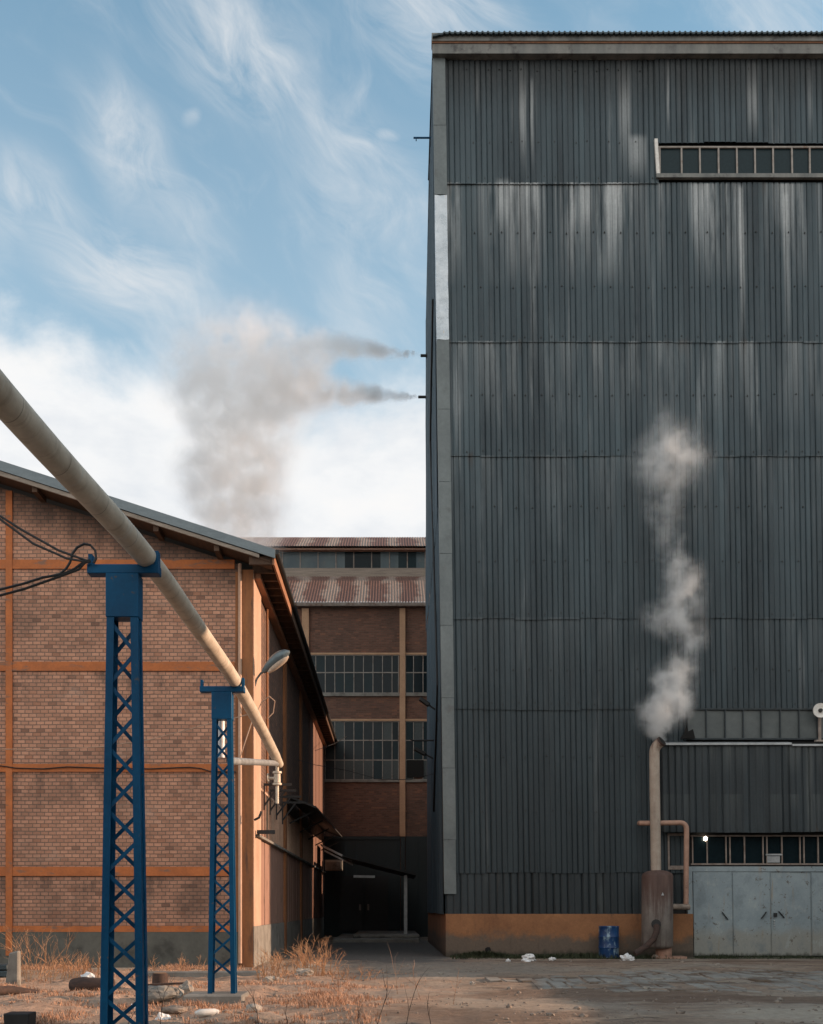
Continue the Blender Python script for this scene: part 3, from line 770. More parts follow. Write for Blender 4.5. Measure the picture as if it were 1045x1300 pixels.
for (a, b_) in ((711, 722.5), (840.5, 852), (970, 980), (1100.5, 1112), (1175.5, 1183)):
    g1 = MB(); g1.box(gx(16), gx(298), YG - .035, YG + .1, gz(b_), gz(a)); g1.box(-23, gx(8.5), YG - .035, YG + .1, gz(b_), gz(a))
    g1.build('concrete_band', M['orange'], bld)
for px in (12.2, -295, -600):
    x = gx(px); g1 = MB(); g1.box(x - .075, x + .075, YG - .05, YG + .1, gz(1213), roof_z(x) - und - .02); g1.build('pilaster', M['orange'], bld)
# corner pilaster in front, narrow drainpipe beside it
g1 = MB(); g1.box(gx(308), XC - .004, YG - .05, YG + .5, -.2, roof_z(XC) - und - .02); g1.build('corner_pilaster', M['orange_dk'], bld)
g1 = MB(); g1.box(gx(299), gx(308) - .004, YG - .02, YG + .2, -.2, roof_z(XC) - und - .06); g1.build('brick_return', M['orange_dk'], bld)
g1 = MB(); g1.tube([(gx(305.5), YG - .075, 0.1), (gx(305.2), YG - .075, gz(717))], .045, 12); g1.build('drainpipe', M['pale_conc'], bld, smooth=True)
# side wall
zs_w, zs_t, zp = gz(1061), gz(990), gz(1176)
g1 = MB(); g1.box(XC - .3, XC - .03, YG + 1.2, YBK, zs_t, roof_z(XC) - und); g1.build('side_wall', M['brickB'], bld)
g1 = MB(); g1.box(XC - .25, XC + .012, YG - .03, YG + 1.42, zp, roof_z(XC) - und - .03); g1.build('corner_pier', M['pale_conc'], bld)
g1 = MB()
y = YG + 1.25
while y < YBK - .2:
    g1.box(XC - .2, XC - .012 + random.uniform(-.006, .006), y + .008, y + .36, zp, zs_w); y += .37
g1.build('lower_boarding', M['pink'], bld)
g1 = MB(); g1.box(XC - .3, XC - .1, YG + 1.2, YBK, zp, zs_w - .01); g1.build('boarding_backing', M['dark'], bld)
g1 = MB(); g1.box(XC - .25, XC + .015, YG - .03, YBK, -.2, zp - .003); g1.build('side_plinth', M['conc'], bld)
g1 = MB(); g1.box(XC - .2, XC + .1, YG + .3, YBK, zs_w, zs_w + .06); g1.build('side_sill', M['conc'], bld)
# far pier with boards, sun through the gap dimmed by their dark colour
for (y0, y1, zz0) in ((43.5, 45.25, zs_t), (45.4, 46.9, zp), (47.1, 49.0, zp), (49.2, 51.2, zp), (51.4, 53.4, zp)):  # first panel added over the brick only to darken it
    g1 = MB(); g1.box(XC - .06, XC + .02, y0, y1, zz0 + .01, roof_z(XC) - und - .05); g1.build('far_boarding', M['farboard'], bld)
for y0 in (33.0, 39.0):
    g1 = MB(); g1.box(XC - .2, XC + .05, y0, y0 + .5, -.1, roof_z(XC) - und - .05); g1.build('side_pilaster', M['orange_dk'], bld)
g1 = MB(); g1.tube([(XC + .03, 28.25, zs_t), (XC + .03, 28.25, roof_z(XC) - und - .1)], .03, 8); g1.build('conduit', M['orange_dk'], bld)
# side windows
for (y0, y1) in ((YG + 1.3, 32.8), (33.6, 38.8), (39.6, 45.2)):
    f = MB(); n = int((y1 - y0) / .62)
    f.box(XC - .08, XC - .02, y0, y1, zs_t - .06, zs_t - .002); f.box(XC - .08, XC - .02, y0, y1, zs_w + .061, zs_w + .11)
    for k in range(n + 1):
        yy_ = y0 + (y1 - y0) * k / n; f.box(XC - .079, XC + .0, yy_ - .025, yy_ + .025, zs_w + .112, zs_t - .062)
    fo = f.build('window', M['pale_conc'], bld)
    f = MB(); f.mi = 0
    for k in range(n):
        ya, yb_ = y0 + (y1 - y0) * k / n, y0 + (y1 - y0) * (k + 1) / n; d = random.uniform(-.01, .01)
        f.mi = random.choice((0, 0, 1)); f.f([(XC - .06 + d, ya, zs_w + .1), (XC - .06 - d, yb_, zs_w + .1), (XC - .06 - d, yb_, zs_t - .05), (XC - .06 + d, ya, zs_t - .05)])
    f.build('pane', [M['glass'], M['rustpipe']], fo)
# roof
g1 = MB()
th = .1
for sgn in (1, -1):
    xe = XE if sgn == 1 else 2 * XRG - XE
    za, zb = roof_z(XRG), roof_z(xe)
    g1.prism([(XRG, za - .13), (xe, zb - .13), (xe, zb - .03), (XRG, za - .03)], YV + .06, YBK + .8)
g1.build('roof', M['roofblue'], bld)
g1 = MB()
g1.prism([(XRG, roof_z(XRG) - .24), (XE + .02, roof_z(XE + .02) - .2), (XE + .02, roof_z(XE + .02)), (XRG, roof_z(XRG))], YV, YV + .055)
g1.prism([(2 * XRG - XE, roof_z(XE) - .24), (XRG, roof_z(XRG) - .24), (XRG, roof_z(XRG)), (2 * XRG - XE, roof_z(XE))], YV, YV + .055)
g1.build('verge_flashing', M['verge'], bld)
g1 = MB()
g1.prism([(XRG, roof_z(XRG) - .36), (XE - .35, roof_z(XE - .35) - .30), (XE - .35, roof_z(XE - .35) - .22), (XRG, roof_z(XRG) - .245)], YV + .03, YV + .09)
g1.build('verge_board', M['vergewood'], bld)
g1 = MB()       # boarded soffit under the front verge, brackets and purlin ends
g1.prism([(XRG, roof_z(XRG) - .30), (XE - .1, roof_z(XE - .1) - .30), (XE - .1, roof_z(XE - .1) - .26), (XRG, roof_z(XRG) - .26)], YV + .1, YG + .1)
for x in (-11, -9.6, -8.2, -6.8, -5.4, -4.0):
    g1.box(x - .06, x + .06, YV + .1, YG + .02, roof_z(x) - .44, roof_z(x) - .31)
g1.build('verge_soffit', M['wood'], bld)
g1 = MB()
y = YV + .12
while y < YBK + .7:
    g1.box(XC - .02, XE - .05, y, y + .09, roof_z(XC) - .50, roof_z(XE) - .13); y += .62
for k in range(5):
    x0 = XC - .02 + (XE - .06 - XC) * k / 5; x1 = XC - .02 + (XE - .06 - XC) * (k + 1) / 5
    g1.prism([(x0, roof_z(x0) - .17), (x1 - .012, roof_z(x1) - .17), (x1 - .012, roof_z(x1) - .135), (x0, roof_z(x0) - .135)], YV + .08, YBK + .7)
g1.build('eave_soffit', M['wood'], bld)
g1 = MB(); g1.box(XE - .045, XE + .0, YV + .06, 29.4, roof_z(XE) - .34, roof_z(XE) - .04); g1.build('eave_board', M['eaveboard'], bld)
g1 = MB(); g1.box(XE - .045, XE + .0, 29.405, YBK + .75, roof_z(XE) - .34, roof_z(XE) - .04); g1.build('eave_board', M['wood'], bld)  # rear length given dark timber to stand in for shade
g1 = MB(); g1.box(XC - .02, XC + .16, YG + .05, YBK, roof_z(XC) - .62, roof_z(XC) - .5); g1.build('wall_plate', M['eaveboard'], bld)
g1 = MB(); g1.tube([(XE + .05, YV + .05, roof_z(XE) - .05), (XE + .05, YBK + .75, roof_z(XE) - .12)], .06, 8); g1.build('gutter', M['darkmetal'], bld)

# iron brackets on the side wall
br = thing('wall_bracket', 'black iron bracket with a diagonal strut on the sunlit side wall', 'bracket', (XC + .02, 27.6, 4.55), 'iron brackets along the side wall of the brick shed')
q = MB(); q.box(XC + .02, XC + .72, 27.57, 27.63, 4.52, 4.58); q.build('arm', M['darkmetal'], br)
q = MB(); q.beam((XC + .03, 27.6, 4.02), (XC + .42, 27.6, 4.53), .045, .045); q.build('strut', M['darkmetal'], br)
q = MB(); q.box(XC + .012, XC + .045, 27.57, 27.63, 3.9, 4.52); q.build('wall_plate', M['darkmetal'], br)
for y in (29.0, 30.6, 32.3):
    copy_tree(br).location = (XC + .02, y, 4.55)
q = MB(); q.box(XC + .05, XC + .48, 25.9, 26.05, 3.18, 3.27); tag(q.build('iron_ledge', M['darkmetal'], None), 'short black iron ledge at sill height on the corner of the brick shed', 'bracket')
# long dark awning on the shaded half of the side wall
aw = thing('side_awning', 'long dark sloping awning along the shaded side wall of the brick shed', 'awning', (XC, 43, 4.6))
q = MB(); q.hexa([(XC + .02, 33.6, 4.86), (XC + .95, 33.6, 4.50), (XC + .95, 52.5, 4.80), (XC + .02, 52.5, 5.16), (XC + .02, 33.6, 4.92), (XC + .95, 33.6, 4.56), (XC + .95, 52.5, 4.86), (XC + .02, 52.5, 5.22)]); q.build('sheet', M['darkmetal'], aw)
for y in (34.5, 38.5, 42.5, 46.5, 50.5):
    q = MB(); q.beam((XC + .03, y, 4.1), (XC + .85, y, 4.52), .05, .05); q.build('strut', M['darkmetal'], aw)
# lamp at the corner
a0 = P(323, 884, YG + .3)
la = thing('street_lamp', 'grey street lamp head on a curved arm at the corner of the brick shed', 'lamp', (a0.x, a0.y, a0.z))
q = MB(); q.tube([P(322, 890, YG + .3), P(323, 872, YG + .25), P(326, 862, YG + .2), P(331, 855, YG + .15), P(337, 851, YG + .1)], .026, 8); q.build('arm', M['lampgrey'], la, smooth=True)
q = MB(); h0, h1 = P(334, 853, YG + .1), P(367.5, 827, YG - .1); pts = [h0.lerp(h1, k / 8) for k in range(9)]
q.tube([p + Vector((0, 0, .05 * math.sin(math.pi * i / 8))) for i, p in enumerate(pts)], [.05, .085, .11, .13, .14, .142, .13, .10, .03], 16)
q.build('lamp_head', M['lampgrey'], la, smooth=True)
q = MB(); q.tube([p + Vector((.05, -.01, -.075 + .04 * math.sin(math.pi * i / 8))) for i, p in enumerate(pts[1:8])], [.03, .07, .09, .1, .1, .085, .03], 14); q.build('lens', M['lens'], la, smooth=True)
# a cluster of loose wires and a bent conduit below the lamp
for (pts, r, lab) in (([P(326, 905, YG), P(332, 892, YG - .1), P(342, 884, YG - .15), P(349, 890, YG - .1), P(347, 905, YG), P(340, 912, YG)], .014, 'pale looped wire hanging below the street lamp'),
                      ([P(305, 962, YG - .3), P(312, 940, YG - .4), P(320, 916, YG - .3), P(330, 897, YG - .2)], .014, 'pale slanting wire left of the drop valve'),
                      ([P(323, 1041, YG - .1), P(329, 1038, YG - .12), P(332, 1030, YG - .1)], .03, 'short black bent pipe stub on the shed corner')):
    q = MB(); q.tube(pts, r, 6); tag(q.build('wire', M['wire'] if r < .02 else M['darkmetal'], None, smooth=True), lab, 'wire')
# rusty post-box like fixtures at far end: white box, small tilted roof sheets
q = MB(); a, b_ = P(413, 1105, 51.5), P(435, 1092, 51.5); q.box(a.x, b_.x, 51.3, 51.9, a.z, b_.z); q.box(a.x + .05, b_.x - .05, 51.28, 51.3, a.z + .06, b_.z - .06)
tag(q.build('air_conditioner', M['conc'], None, bevel=.02), 'pale metal box fixed under the small tilted roof in the alley', 'box')
t = thing('tilted_roof', 'small tilted sheet roof with pale edges at the far end of the alley', 'canopy', P(412, 1080, 49))
q = MB(); q.beam(P(409, 1074, 49), P(447, 1093, 49), 2.4, .05); q.build('sheet', M['darkmetal'], t)
q = MB(); q.beam(P(409, 1073.5, 47.75), P(447, 1092.5, 47.75), .06, .09); q.build('edge_trim', M['galv'], t)
q = MB(); q.beam(P(412, 1080, 47.9), P(448, 1098, 47.9), .05, .07); q.build('edge_trim', M['galv'], t)

# ================================================================== BACK FACTORY
YK = 53.0; KS = F / YK
def kx(px): return (px - CX) / KS
def kz(py): return EH + (HY - py) / KS
fac = thing('brick_factory', 'dark brick factory with rusty roof and long windows closing the alley', 'industrial building', (0, YK, 0))
q = MB(); q.box(-16, 24, YK + .02, YK + 18, 0, kz(770)); q.build('wall', M['brickC'], fac)
for px in (388, 511, 634, 265, 142):
    q = MB(); w = .14 if px != 388 else .17; q.box(kx(px) - w, kx(px) + w, YK - .14, YK + .1, kz(1062), kz(773)); q.build('pilaster', M['peach'], fac)
for (a, b_, m_) in ((829, 831.5, 'peach'), (880, 884, 'conc'), (913, 915.5, 'peach'), (990, 993, 'conc')):
    q = MB()
    for (x0, x1) in ((kx(388) + .175, kx(511) - .145), (kx(511) + .145, kx(634) - .145), (-16, kx(388) - .175)): q.box(x0, x1, YK - .08, YK + .1, kz(b_), kz(a))
    q.build('concrete_band', M[m_], fac)
def fwin(px0, px1, step, pys, mats, pick, holes=(), lab=None, mw=.05, vstart=None):
    xs = [kx(px0)]; p = vstart or px0 + step
    while p < px1 - 2: xs.append(kx(p)); p += step
    xs.append(kx(px1)); zs = sorted(kz(p) for p in pys)
    f = MB()
    for i, x in enumerate(xs): f.box(x - mw * .36, x + mw * .36, YK - .05, YK - .002, zs[0], zs[-1])
    for z in zs: f.box(xs[0], xs[-1], YK - .035, YK - .004, z - .025, z + .025)
    fo = f.build('window', M['framelt'], fac)
    if lab: fo['label'] = lab
    q = MB(); panes(q, xs, zs, YK - .012, .02, pick, holes); q.build('pane', [M[k] for k in mats], fo)
    return fo
pk1 = lambda i, j: random.choice((0, 0, 0, 1))
pk2 = lambda i, j: (random.choice((1, 2, 2, 2)) if j == 0 else random.choice((0, 1, 1)) if j == 1 else random.choice((0, 1, 2)))
for (a, b_, vs) in ((300, 384, None), (392, 506, 401), (515, 629, 525)):
    fwin(a, b_, 12.1, (832, 854, 880), ['glass', 'glass2'], pk1, vstart=vs)
    fwin(a, b_, 12.1, (916, 940, 965, 990), ['glass', 'glass2', 'glass3'], pk2, holes=(1,) if a == 515 else (), vstart=vs)
q = MB(); q.box(kx(516.5), kx(538), YK - .07, YK - .055, kz(987), kz(965)); q.build('missing_pane', M['dark'], fac)
# lower teal steel wall
q = MB(); q.box(-16, kx(508), YK - .10, YK, 0, kz(1062)); q.box(kx(515), 24, YK - .10, YK, 0, kz(1062)); q.box(-16, kx(508), YK - .16, YK - .102, kz(1066), kz(1062))
for px in range(400, 560, 13): q.box(kx(px) - .03, kx(px) + .03, YK - .15, YK - .103, 0, kz(1067))
q.build('steel_wall', M['teal'], fac)
q = MB(); q.box(kx(509), kx(514), YK - .17, YK - .05, 0, kz(1063)); q.build('steel_post', M['teal'], fac)
for (a, b_) in ((432, 462), (463, 493)):
    q = MB(); q.box(kx(a), kx(b_), YK - .22, YK - .16, .3, kz(1112)); d = q.build('door', M['darkmetal'], fac)
    q = MB(); q.box(kx(462.5) + (-.25 if a < 450 else .15), kx(462.5) + (-.15 if a < 450 else .25), YK - .26, YK - .22, 1.3, 1.6); q.build('handle', M['steel'], d)
# gutter, rusty slope, monitor
q = MB(); q.box(-16, 24, YK - .35, YK - .05, kz(771.5), kz(767)); q.build('gutter', M['steel'], fac)
YM = 57.0
zm0 = EH + (HY - 731) / F * YM; zm1 = EH + (HY - 722) / F * YM; zm2 = EH + (HY - 696) / F * YM
zg = kz(767.5)
q = MB(); n = int(40 / .14 * 4)
prev = None
for i in range(n + 1):
    x = -16 + 40 * i / n; h = .018 * math.cos(2 * math.pi * x / .14)
    cur = (q.bm.verts.new((x, YK - .3, zg + .04 + h)), q.bm.verts.new((x, YM, zm0 + h)))
    if prev: q.bm.faces.new((prev[0], cur[0], cur[1], prev[1]))
    prev = cur
q.build('lower_roof', M['rustroof'], fac)
q = MB(); q.box(-16, 24, YM - .12, YM + .1, zm0 - .1, zm1); q.build('flashing', M['vergewood'], fac)
q = MB(); q.box(-16, 24, YM + .06, YM + 5, zm1, zm2); q.build('monitor_frame', M['darkmetal'], fac)
q = MB(); xs = [-16 + .47 * k for k in range(86)]
panes(q, xs, [zm1, zm2], YM + .045, .02, lambda i, j: (2 if -2.6 < xs[i] < -.9 else random.choice((0, 0, 1)))); q.mi = 3
for x in xs[::2]: q.box(x - .025, x + .025, YM + .0, YM + .043, zm1, zm2)
mo = q.build('monitor_glazing', [M['tealglass'], M['glass2'], M['glass'], M['steel']], fac)
q = MB(); q.box(-16, 24, YM - .3, YM + .1, zm2 - .17, zm2 - .09); q.build('monitor_eave', M['rustpipe'], fac)
zr1 = EH + (HY - 682) / F * (YM + 2.4)
q = MB(); prev = None
for i in range(n + 1):
    x = -16 + 40 * i / n; h = .018 * math.cos(2 * math.pi * x / .14)
    cur = (q.bm.verts.new((x, YM - .45, zm2 - .03 + h)), q.bm.verts.new((x, YM + 2.4, zr1 + h)), q.bm.verts.new((x, YM + 5.4, zm2 + .2 + h)))
    if prev: q.bm.faces.new((prev[0], cur[0], cur[1], prev[1])); q.bm.faces.new((prev[1], cur[1], cur[2], prev[2]))
    prev = cur
q.build('monitor_roof', M['rustroof'], fac)
# canopy over the loading step, its post
t = thing('loading_canopy', 'thin dark lean to canopy on a pale post over the loading step', 'canopy', (0, 49, .3))
q = MB(); q.beam(P(438, 1090, 48.5), P(527, 1113, 48.5), 5.5, .07); q.build('sheet', M['darkmetal'], t)
q = MB(); a = P(515, 1185, 46.4); q.box(a.x - .07, a.x + .07, 46.33, 46.47, .3, P(515, 1111, 46.4).z); q.build('post', M['galv'], t)
q = MB(); q.beam(P(449, 1112.5, 46.4), P(476, 1113, 46.4), .08, .1); q.build('rail', M['galv'], t)
q = MB(); q.box(P(424, 0, 45).x, P(532, 0, 45).x, 44.2, YK - .2, -.1, .16); q.box(P(448, 0, 45).x, P(533, 0, 45).x, 45.2, YK - .2, .16, .30)
tag(q.build('loading_step', M['conc'], None, bevel=.03), 'low concrete loading step under the canopy at the end of the alley', 'step')
# wires across the alley
for (pts, lab, r) in (([P(345, 955, 36), P(400, 971, 40), P(440, 978, 42), P(480, 989, 42), P(520, 990, 40), P(556, 981, 37)], 'thin sagging wire crossing the alley before the lower factory windows', .012),
                 ([P(400, 953, 44), P(425, 944, 46), P(440, 935, 50)], 'short thin wire at the end of the long eave', .012)):
    q = MB(); q.tube(pts, r, 5); tag(q.build('wire', M['rubber'], None), lab, 'wire')

# ================================================================== BLUE LATTICE COLUMNS AND THE PIPE
def column_mesh(root, top=4.58, hw0=.146, hw1=.208):
    bx, by = root.location.x, root.location.y
    zb = top - .50                                       # lattice ends under the box
    def hw(z): return hw0 + (hw1 - hw0) * (zb - z) / zb
    def hd(z): return .085 + .025 * (zb - z) / zb
    L = .070; T = .012
    for sx in (-1, 1):
        for sy in (-1, 1):
            q = MB()
            def pt(z, dx, dy): return (bx + sx * (hw(z) - dx), by + sy * (hd(z) - dy), z)
            for (d0, d1) in (((0, 0), (L, T)), ((0, T), (T, .06))):
                c0 = [pt(0, d0[0], d0[1]), pt(0, d1[0], d0[1]), pt(0, d1[0], d1[1]), pt(0, d0[0], d1[1])]
                c1 = [pt(zb, d0[0], d0[1]), pt(zb, d1[0], d0[1]), pt(zb, d1[0], d1[1]), pt(zb, d0[0], d1[1])]
                q.hexa(c0 + c1)
            q.build('corner_angle', M['blue'], root)
    pitch = .293
    n = int((zb - .05) / pitch)
    for face in range(4):
        q = MB()
        for k in range(n):
            z0, z1 = zb - .04 - k * pitch, zb - .04 - (k + 1) * pitch
            ph = (k + (0 if face in (0, 2) else 1)) % 2
            if face == 0: ph = k % 2
            if face == 1: ph = (k + 1) % 2
            s0 = -1 if ph == 0 else 1
            w0, w1 = hw(z0) - .03, hw(z1) - .03; d0, d1 = hd(z0), hd(z1)
            if face == 0: a, b_ = (bx + s0 * w0, by - d0 + .018, z0), (bx - s0 * w1, by - d1 + .018, z1); up = (0, 1, 0)
            elif face == 1: a, b_ = (bx + s0 * w0, by + d0 - .018, z0), (bx - s0 * w1, by + d1 - .018, z1); up = (0, 1, 0)
            elif face == 2: a, b_ = (bx + w0 + .012, by + s0 * (d0 - .02), z0), (bx + w1 + .012, by - s0 * (d1 - .02), z1); up = (1, 0, 0)
            else: a, b_ = (bx - w0 - .012, by + s0 * (d0 - .02), z0), (bx - w1 - .012, by - s0 * (d1 - .02), z1); up = (1, 0, 0)
            q.beam(a, b_, .036, .009, up)
        q.build('lattice', M['blue'], root)
    q = MB(); w = hw0 + .008
    q.box(bx - w, bx + w, by - .093, by + .093, zb - .0, top - .09)
    q.build('head_box', M['blue'], root, bevel=.006)
    q = MB()
    q.hexa([(bx - .335, by - .07, top - .085), (bx + .335, by - .07, top - .085), (bx + .335, by + .07, top - .085), (bx - .335, by + .07, top - .085),
            (bx - .335, by - .07, top), (bx + .335, by - .07, top), (bx + .335, by + .07, top), (bx - .335, by + .07, top)])
    q.build('crossarm', M['blue'], root, bevel=.005)
    for sx, h in ((-1, .10), (1, .13)):
        q = MB(); x = bx + sx * .31; q.box(x - .018, x + .018, by - .05, by + .05, top + .002, top + h); q.build('prong', M['blue'], root)
c1 = thing('lattice_column', 'blue lattice steel column with black cables tied to its crossarm', 'lattice column', (-2.50, 10.2, 0), 'blue lattice columns under the pipe')
column_mesh(c1, 4.62)
c2 = copy_tree(c1); c2.location = (-2.525, 16.35, .12)
c2['label'] = 'blue lattice steel column standing on a concrete pad, farther from the camera'
q = MB(); a, b_ = P(281, 905, 16.62), P(281, 962, 16.62); q.tube([b_, a], .055, 12); q.build('white_pipe', M['whiteplastic'], c2, smooth=True)
q = MB(); q.box(-3.05, -2.17, 15.95, 16.75, -.1, .118); tag(q.build('concrete_pad', M['conc'], None, bevel=.02), 'rough concrete pad under the farther blue column', 'slab')
q = MB(); q.box(-2.95, -2.05, 9.75, 10.65, -.1, .0); tag(q.build('concrete_pad', M['conc'], None, bevel=.02), 'concrete pad under the nearer blue column', 'slab')

pp = MB(); PX = -2.3
ctr = [(-2.36, 3.0, 4.38), (-2.33, 6.4, 4.44), (-2.28, 10.2, 4.715), (-2.33, 13.2, 4.80), (-2.345, 16.35, 4.855), (-2.32, 19.5, 4.66), (-2.30, 22.55, 4.40)]
fine = []
for i in range(len(ctr) - 1):
    for k in range(8): fine.append(Vector(ctr[i]).lerp(Vector(ctr[i+1]), k / 8))
fine.append(Vector(ctr[-1])); sm = []
for i in range(len(fine)):
    a = fine[max(0, i - 3):i + 4]; sm.append(sum(a, Vector()) / len(a))
sm[0] = fine[0]; sm[-1] = fine[-1]
pt = thing('overhead_pipe', 'long pale clad pipe carried overhead on the two blue columns', 'pipe', ctr[2])
pp.tube(sm, [.1] * (len(sm) - 2) + [.1, .085], 24); pp.build('pipe', M['pipe'], pt, smooth=True)
q = MB(); e = P(352, 974, 22.45); q.tube([(e.x, 22.45, 4.36), (e.x, 22.45, P(352, 1020, 22.45).z)], .035, 10); q.build('drop_pipe', M['pipe'], pt, smooth=True)
vz = P(352, 988, 22.45).z
va = MB(); va.tube([(e.x, 22.45, vz - .09), (e.x, 22.45, vz + .09)], .07, 12); va.tube([(e.x, 22.45, vz - .14), (e.x, 22.45, vz - .10)], .095, 12); va.tube([(e.x, 22.45, vz + .10), (e.x, 22.45, vz + .14)], .095, 12); va.tube([(e.x - .18, 22.45, vz), (e.x, 22.45, vz)], .03, 8)
vo = va.build('valve', M['pipe'], pt, smooth=True)
va = MB()
ring = [Vector((e.x - .19, 22.45 + .09 * math.cos(a), vz + .09 * math.sin(a))) for a in [2 * math.pi * k / 14 for k in range(15)]]
va.tube(ring, .014, 6, cap=False); va.beam((e.x - .19, 22.36, vz), (e.x - .19, 22.54, vz), .015, .015); va.build('hand_wheel', M['pipe'], vo)
q = MB(); q.tube([P(292, 966, 16.5), P(352, 969, 22.3)], .058, 14)
tag(q.build('brace_rail', M['galv'], None, smooth=True), 'galvanised tube running from the farther column to the pipe end', 'tube')

# cables on the near column
YC = 10.1
cab = (([(-140, 560), (-60, 618), (0, 655), (30, 674), (75, 699), (114, 713)], .011), ([(-140, 572), (-60, 625), (0, 659), (42, 690), (85, 709), (114, 714)], .011),
       ([(-150, 785), (-60, 764), (0, 748.5), (30, 741), (55, 733), (80, 729), (95, 722), (107, 713), (115, 711)], .012), ([(-150, 792), (-60, 772), (0, 756), (30, 748), (70, 734), (100, 723), (108, 714), (115, 713)], .012))
for i, (pts, r) in enumerate(cab):
    q = MB(); q.tube([P(x, y, YC + max(0, -x) * .02) for x, y in pts], r, 6)
    tag(q.build('cable', M['rubber'], None, smooth=True), ('uppermost black cable rising left from the near column crossarm', 'second black cable rising left just below the uppermost one',
        'upper of two black cables dropping left from the near crossarm', 'lowest black cable dropping left from the near crossarm')[i], 'cable', 'black cables tied to the near column')
q = MB(); q.tube([P(x, y, YC) for x, y in ((62, 732), (76, 729), (84, 722), (89, 714), (92, 703), (98, 695), (107, 690.5), (115, 692), (121, 699), (122, 709), (119, 715))], .012, 6)
tag(q.build('cable_loop', M['rubber'], None, smooth=True), 'black cable loop curling over the left end of the near crossarm', 'cable')
# wires along the gable
q = MB(); q.tube([P(x, y, YG - .06) for x, y in ((-60, 973), (0, 972), (20, 975), (55, 976), (85, 973.5), (130, 975), (190, 976), (240, 974), (255, 975.5), (266, 979), (300, 980))], .014, 6)
tag(q.build('wire', M['rubber'], None), 'dark wire slung along the third orange band of the gable', 'wire')
q = MB(); q.tube([P(x, y, YG - .9) for x, y in ((-60, 952), (0, 951), (60, 952), (130, 948), (190, 939), (240, 926), (268, 918), (300, 911), (323, 905))], .011, 6)
tag(q.build('wire', M['wire'], None), 'thin pale wire slung across the gable up to the shed corner', 'wire')

# ================================================================== GROUND
xs = []; x = -14.
while x < 13: xs.append(x); x += .13
xs = [-900, -300, -120, -60, -30, -20] + xs + [16, 22, 40, 90, 300, 900]
ys = []; y = 11.
while y < 56: ys.append(y); y += .13 if y < 32 else .35
ys = [-600, -200, -60, -20, 0, 6, 9] + ys + [70, 100, 200, 600, 1500]
def gh(x, y):
    if not (-13.5 < x < 12.5 and 11 < y < 55): return 0.
    k = max(0., min(1., (30.3 - y) / 3.)) * (1 if x > -3.2 else max(0., min(1., (25.2 - y) / 2.)))
    left = max(0., min(1., (1.5 - x) / 3.))
    v = .05 * mnoise.noise(Vector((x * .5, y * .5, 0))) + .03 * mnoise.noise(Vector((x * 1.7, y * 1.7, 4)))
    v += left * (.11 * mnoise.noise(Vector((x * .9, y * 1.3, 9))) + .06 * mnoise.noise(Vector((x * 2.9, y * 3.3, 2))) + .03 * mnoise.noise(Vector((x * 7, y * 7, 5))))
    if x > .5:
        for c0 in (17.4, 19.0, 24.6, 26.2):
            yc = c0 + .35 * math.sin(x * .35 + c0)
            v -= .045 * math.exp(-((y - yc) / .22) ** 2) * max(0., min(1., (x - .5) / 2))
    return v * k + .006 * mnoise.noise(Vector((x * 6, y * 6, 1)))
vs = [(x, y, gh(x, y)) for y in ys for x in xs]; nx = len(xs)
fs = [(j * nx + i, j * nx + i + 1, (j + 1) * nx + i + 1, (j + 1) * nx + i) for j in range(len(ys) - 1) for i in range(nx - 1)]
tag(pydata('ground', vs, fs, M['ground'], smooth=True), kind='structure')

# old strip paving, half sunk: narrow slabs laid away from the camera
q = MB()
for j in range(-3, 4):
    for i in range(0, 36):
        cx_, cy_ = 2.0 + i * .315 + (.15 if j % 2 else 0), 20.9 + j * 1.12
        lim = .7 + 2.3 * max(0., min(1., (cx_ - 2.2) / 3.0))
        if cx_ > 13 or abs(cy_ - 20.9) > lim * (1 + .5 * mnoise.noise(Vector((cx_ * .7, cy_, 3)))): continue
        if random.random() < .07: continue
        w_, d_ = .128, .53; tlt = random.uniform(-.03, .03); h0 = random.uniform(.004, .036)
        cs = [(-w_, -d_), (w_, -d_), (w_, d_), (-w_, d_)]
        top = [(cx_ + a_ + random.uniform(-.012, .012), cy_ + b_ + random.uniform(-.03, .03), gh(cx_ + a_, cy_ + b_) + h0 + tlt * a_) for a_, b_ in cs]
        q.hexa([(p_[0], p_[1], p_[2] - .12) for p_ in top] + top)
tag(q.build('paving', M['slab'], None, bevel=.012), kind='structure')

# dry grass (uncountable): blades in tufts
def grass(name, n, region, dens, hmin, hmax, mat, width=.006):
    V, Fc = [], []
    cnt = 0; tries = 0
    while cnt < n and tries < n * 12:
        tries += 1
        x, y = region()
        if random.random() > dens(x, y): continue
        z = gh(x, y) - .01; h = random.uniform(hmin, hmax) * (.5 + dens(x, y)); a = random.uniform(0, 6.283)
        le = random.uniform(.2, 1.1) * h; dx, dy = math.cos(a) * le, math.sin(a) * le; wx, wy = -math.sin(a) * width, math.cos(a) * width
        b0 = len(V)
        V += [(x - wx, y - wy, z), (x + wx, y + wy, z), (x + dx * .35 + wx * .8, y + dy * .35 + wy * .8, z + h * .65), (x + dx * .35 - wx * .8, y + dy * .35 - wy * .8, z + h * .65), (x + dx, y + dy, z + h)]
        Fc += [(b0, b0 + 1, b0 + 2, b0 + 3), (b0 + 3, b0 + 2, b0 + 4)]; cnt += 1
    return pydata(name, V, Fc, mat)
def dens_left(x, y):
    d = mnoise.noise(Vector((x * .55, y * .8, 5))) * .9 + mnoise.noise(Vector((x * 1.9, y * 2.3, 8))) * .7 + .02
    edge = max(0., min(1., (.9 - x - (y - 18) * .05) / 1.5))
    if y > 24.3: d += .4 if x < -3.4 else -.6
    if x > -2.6 and y > 23.5: return 0.
    return max(0., min(1., d)) * edge
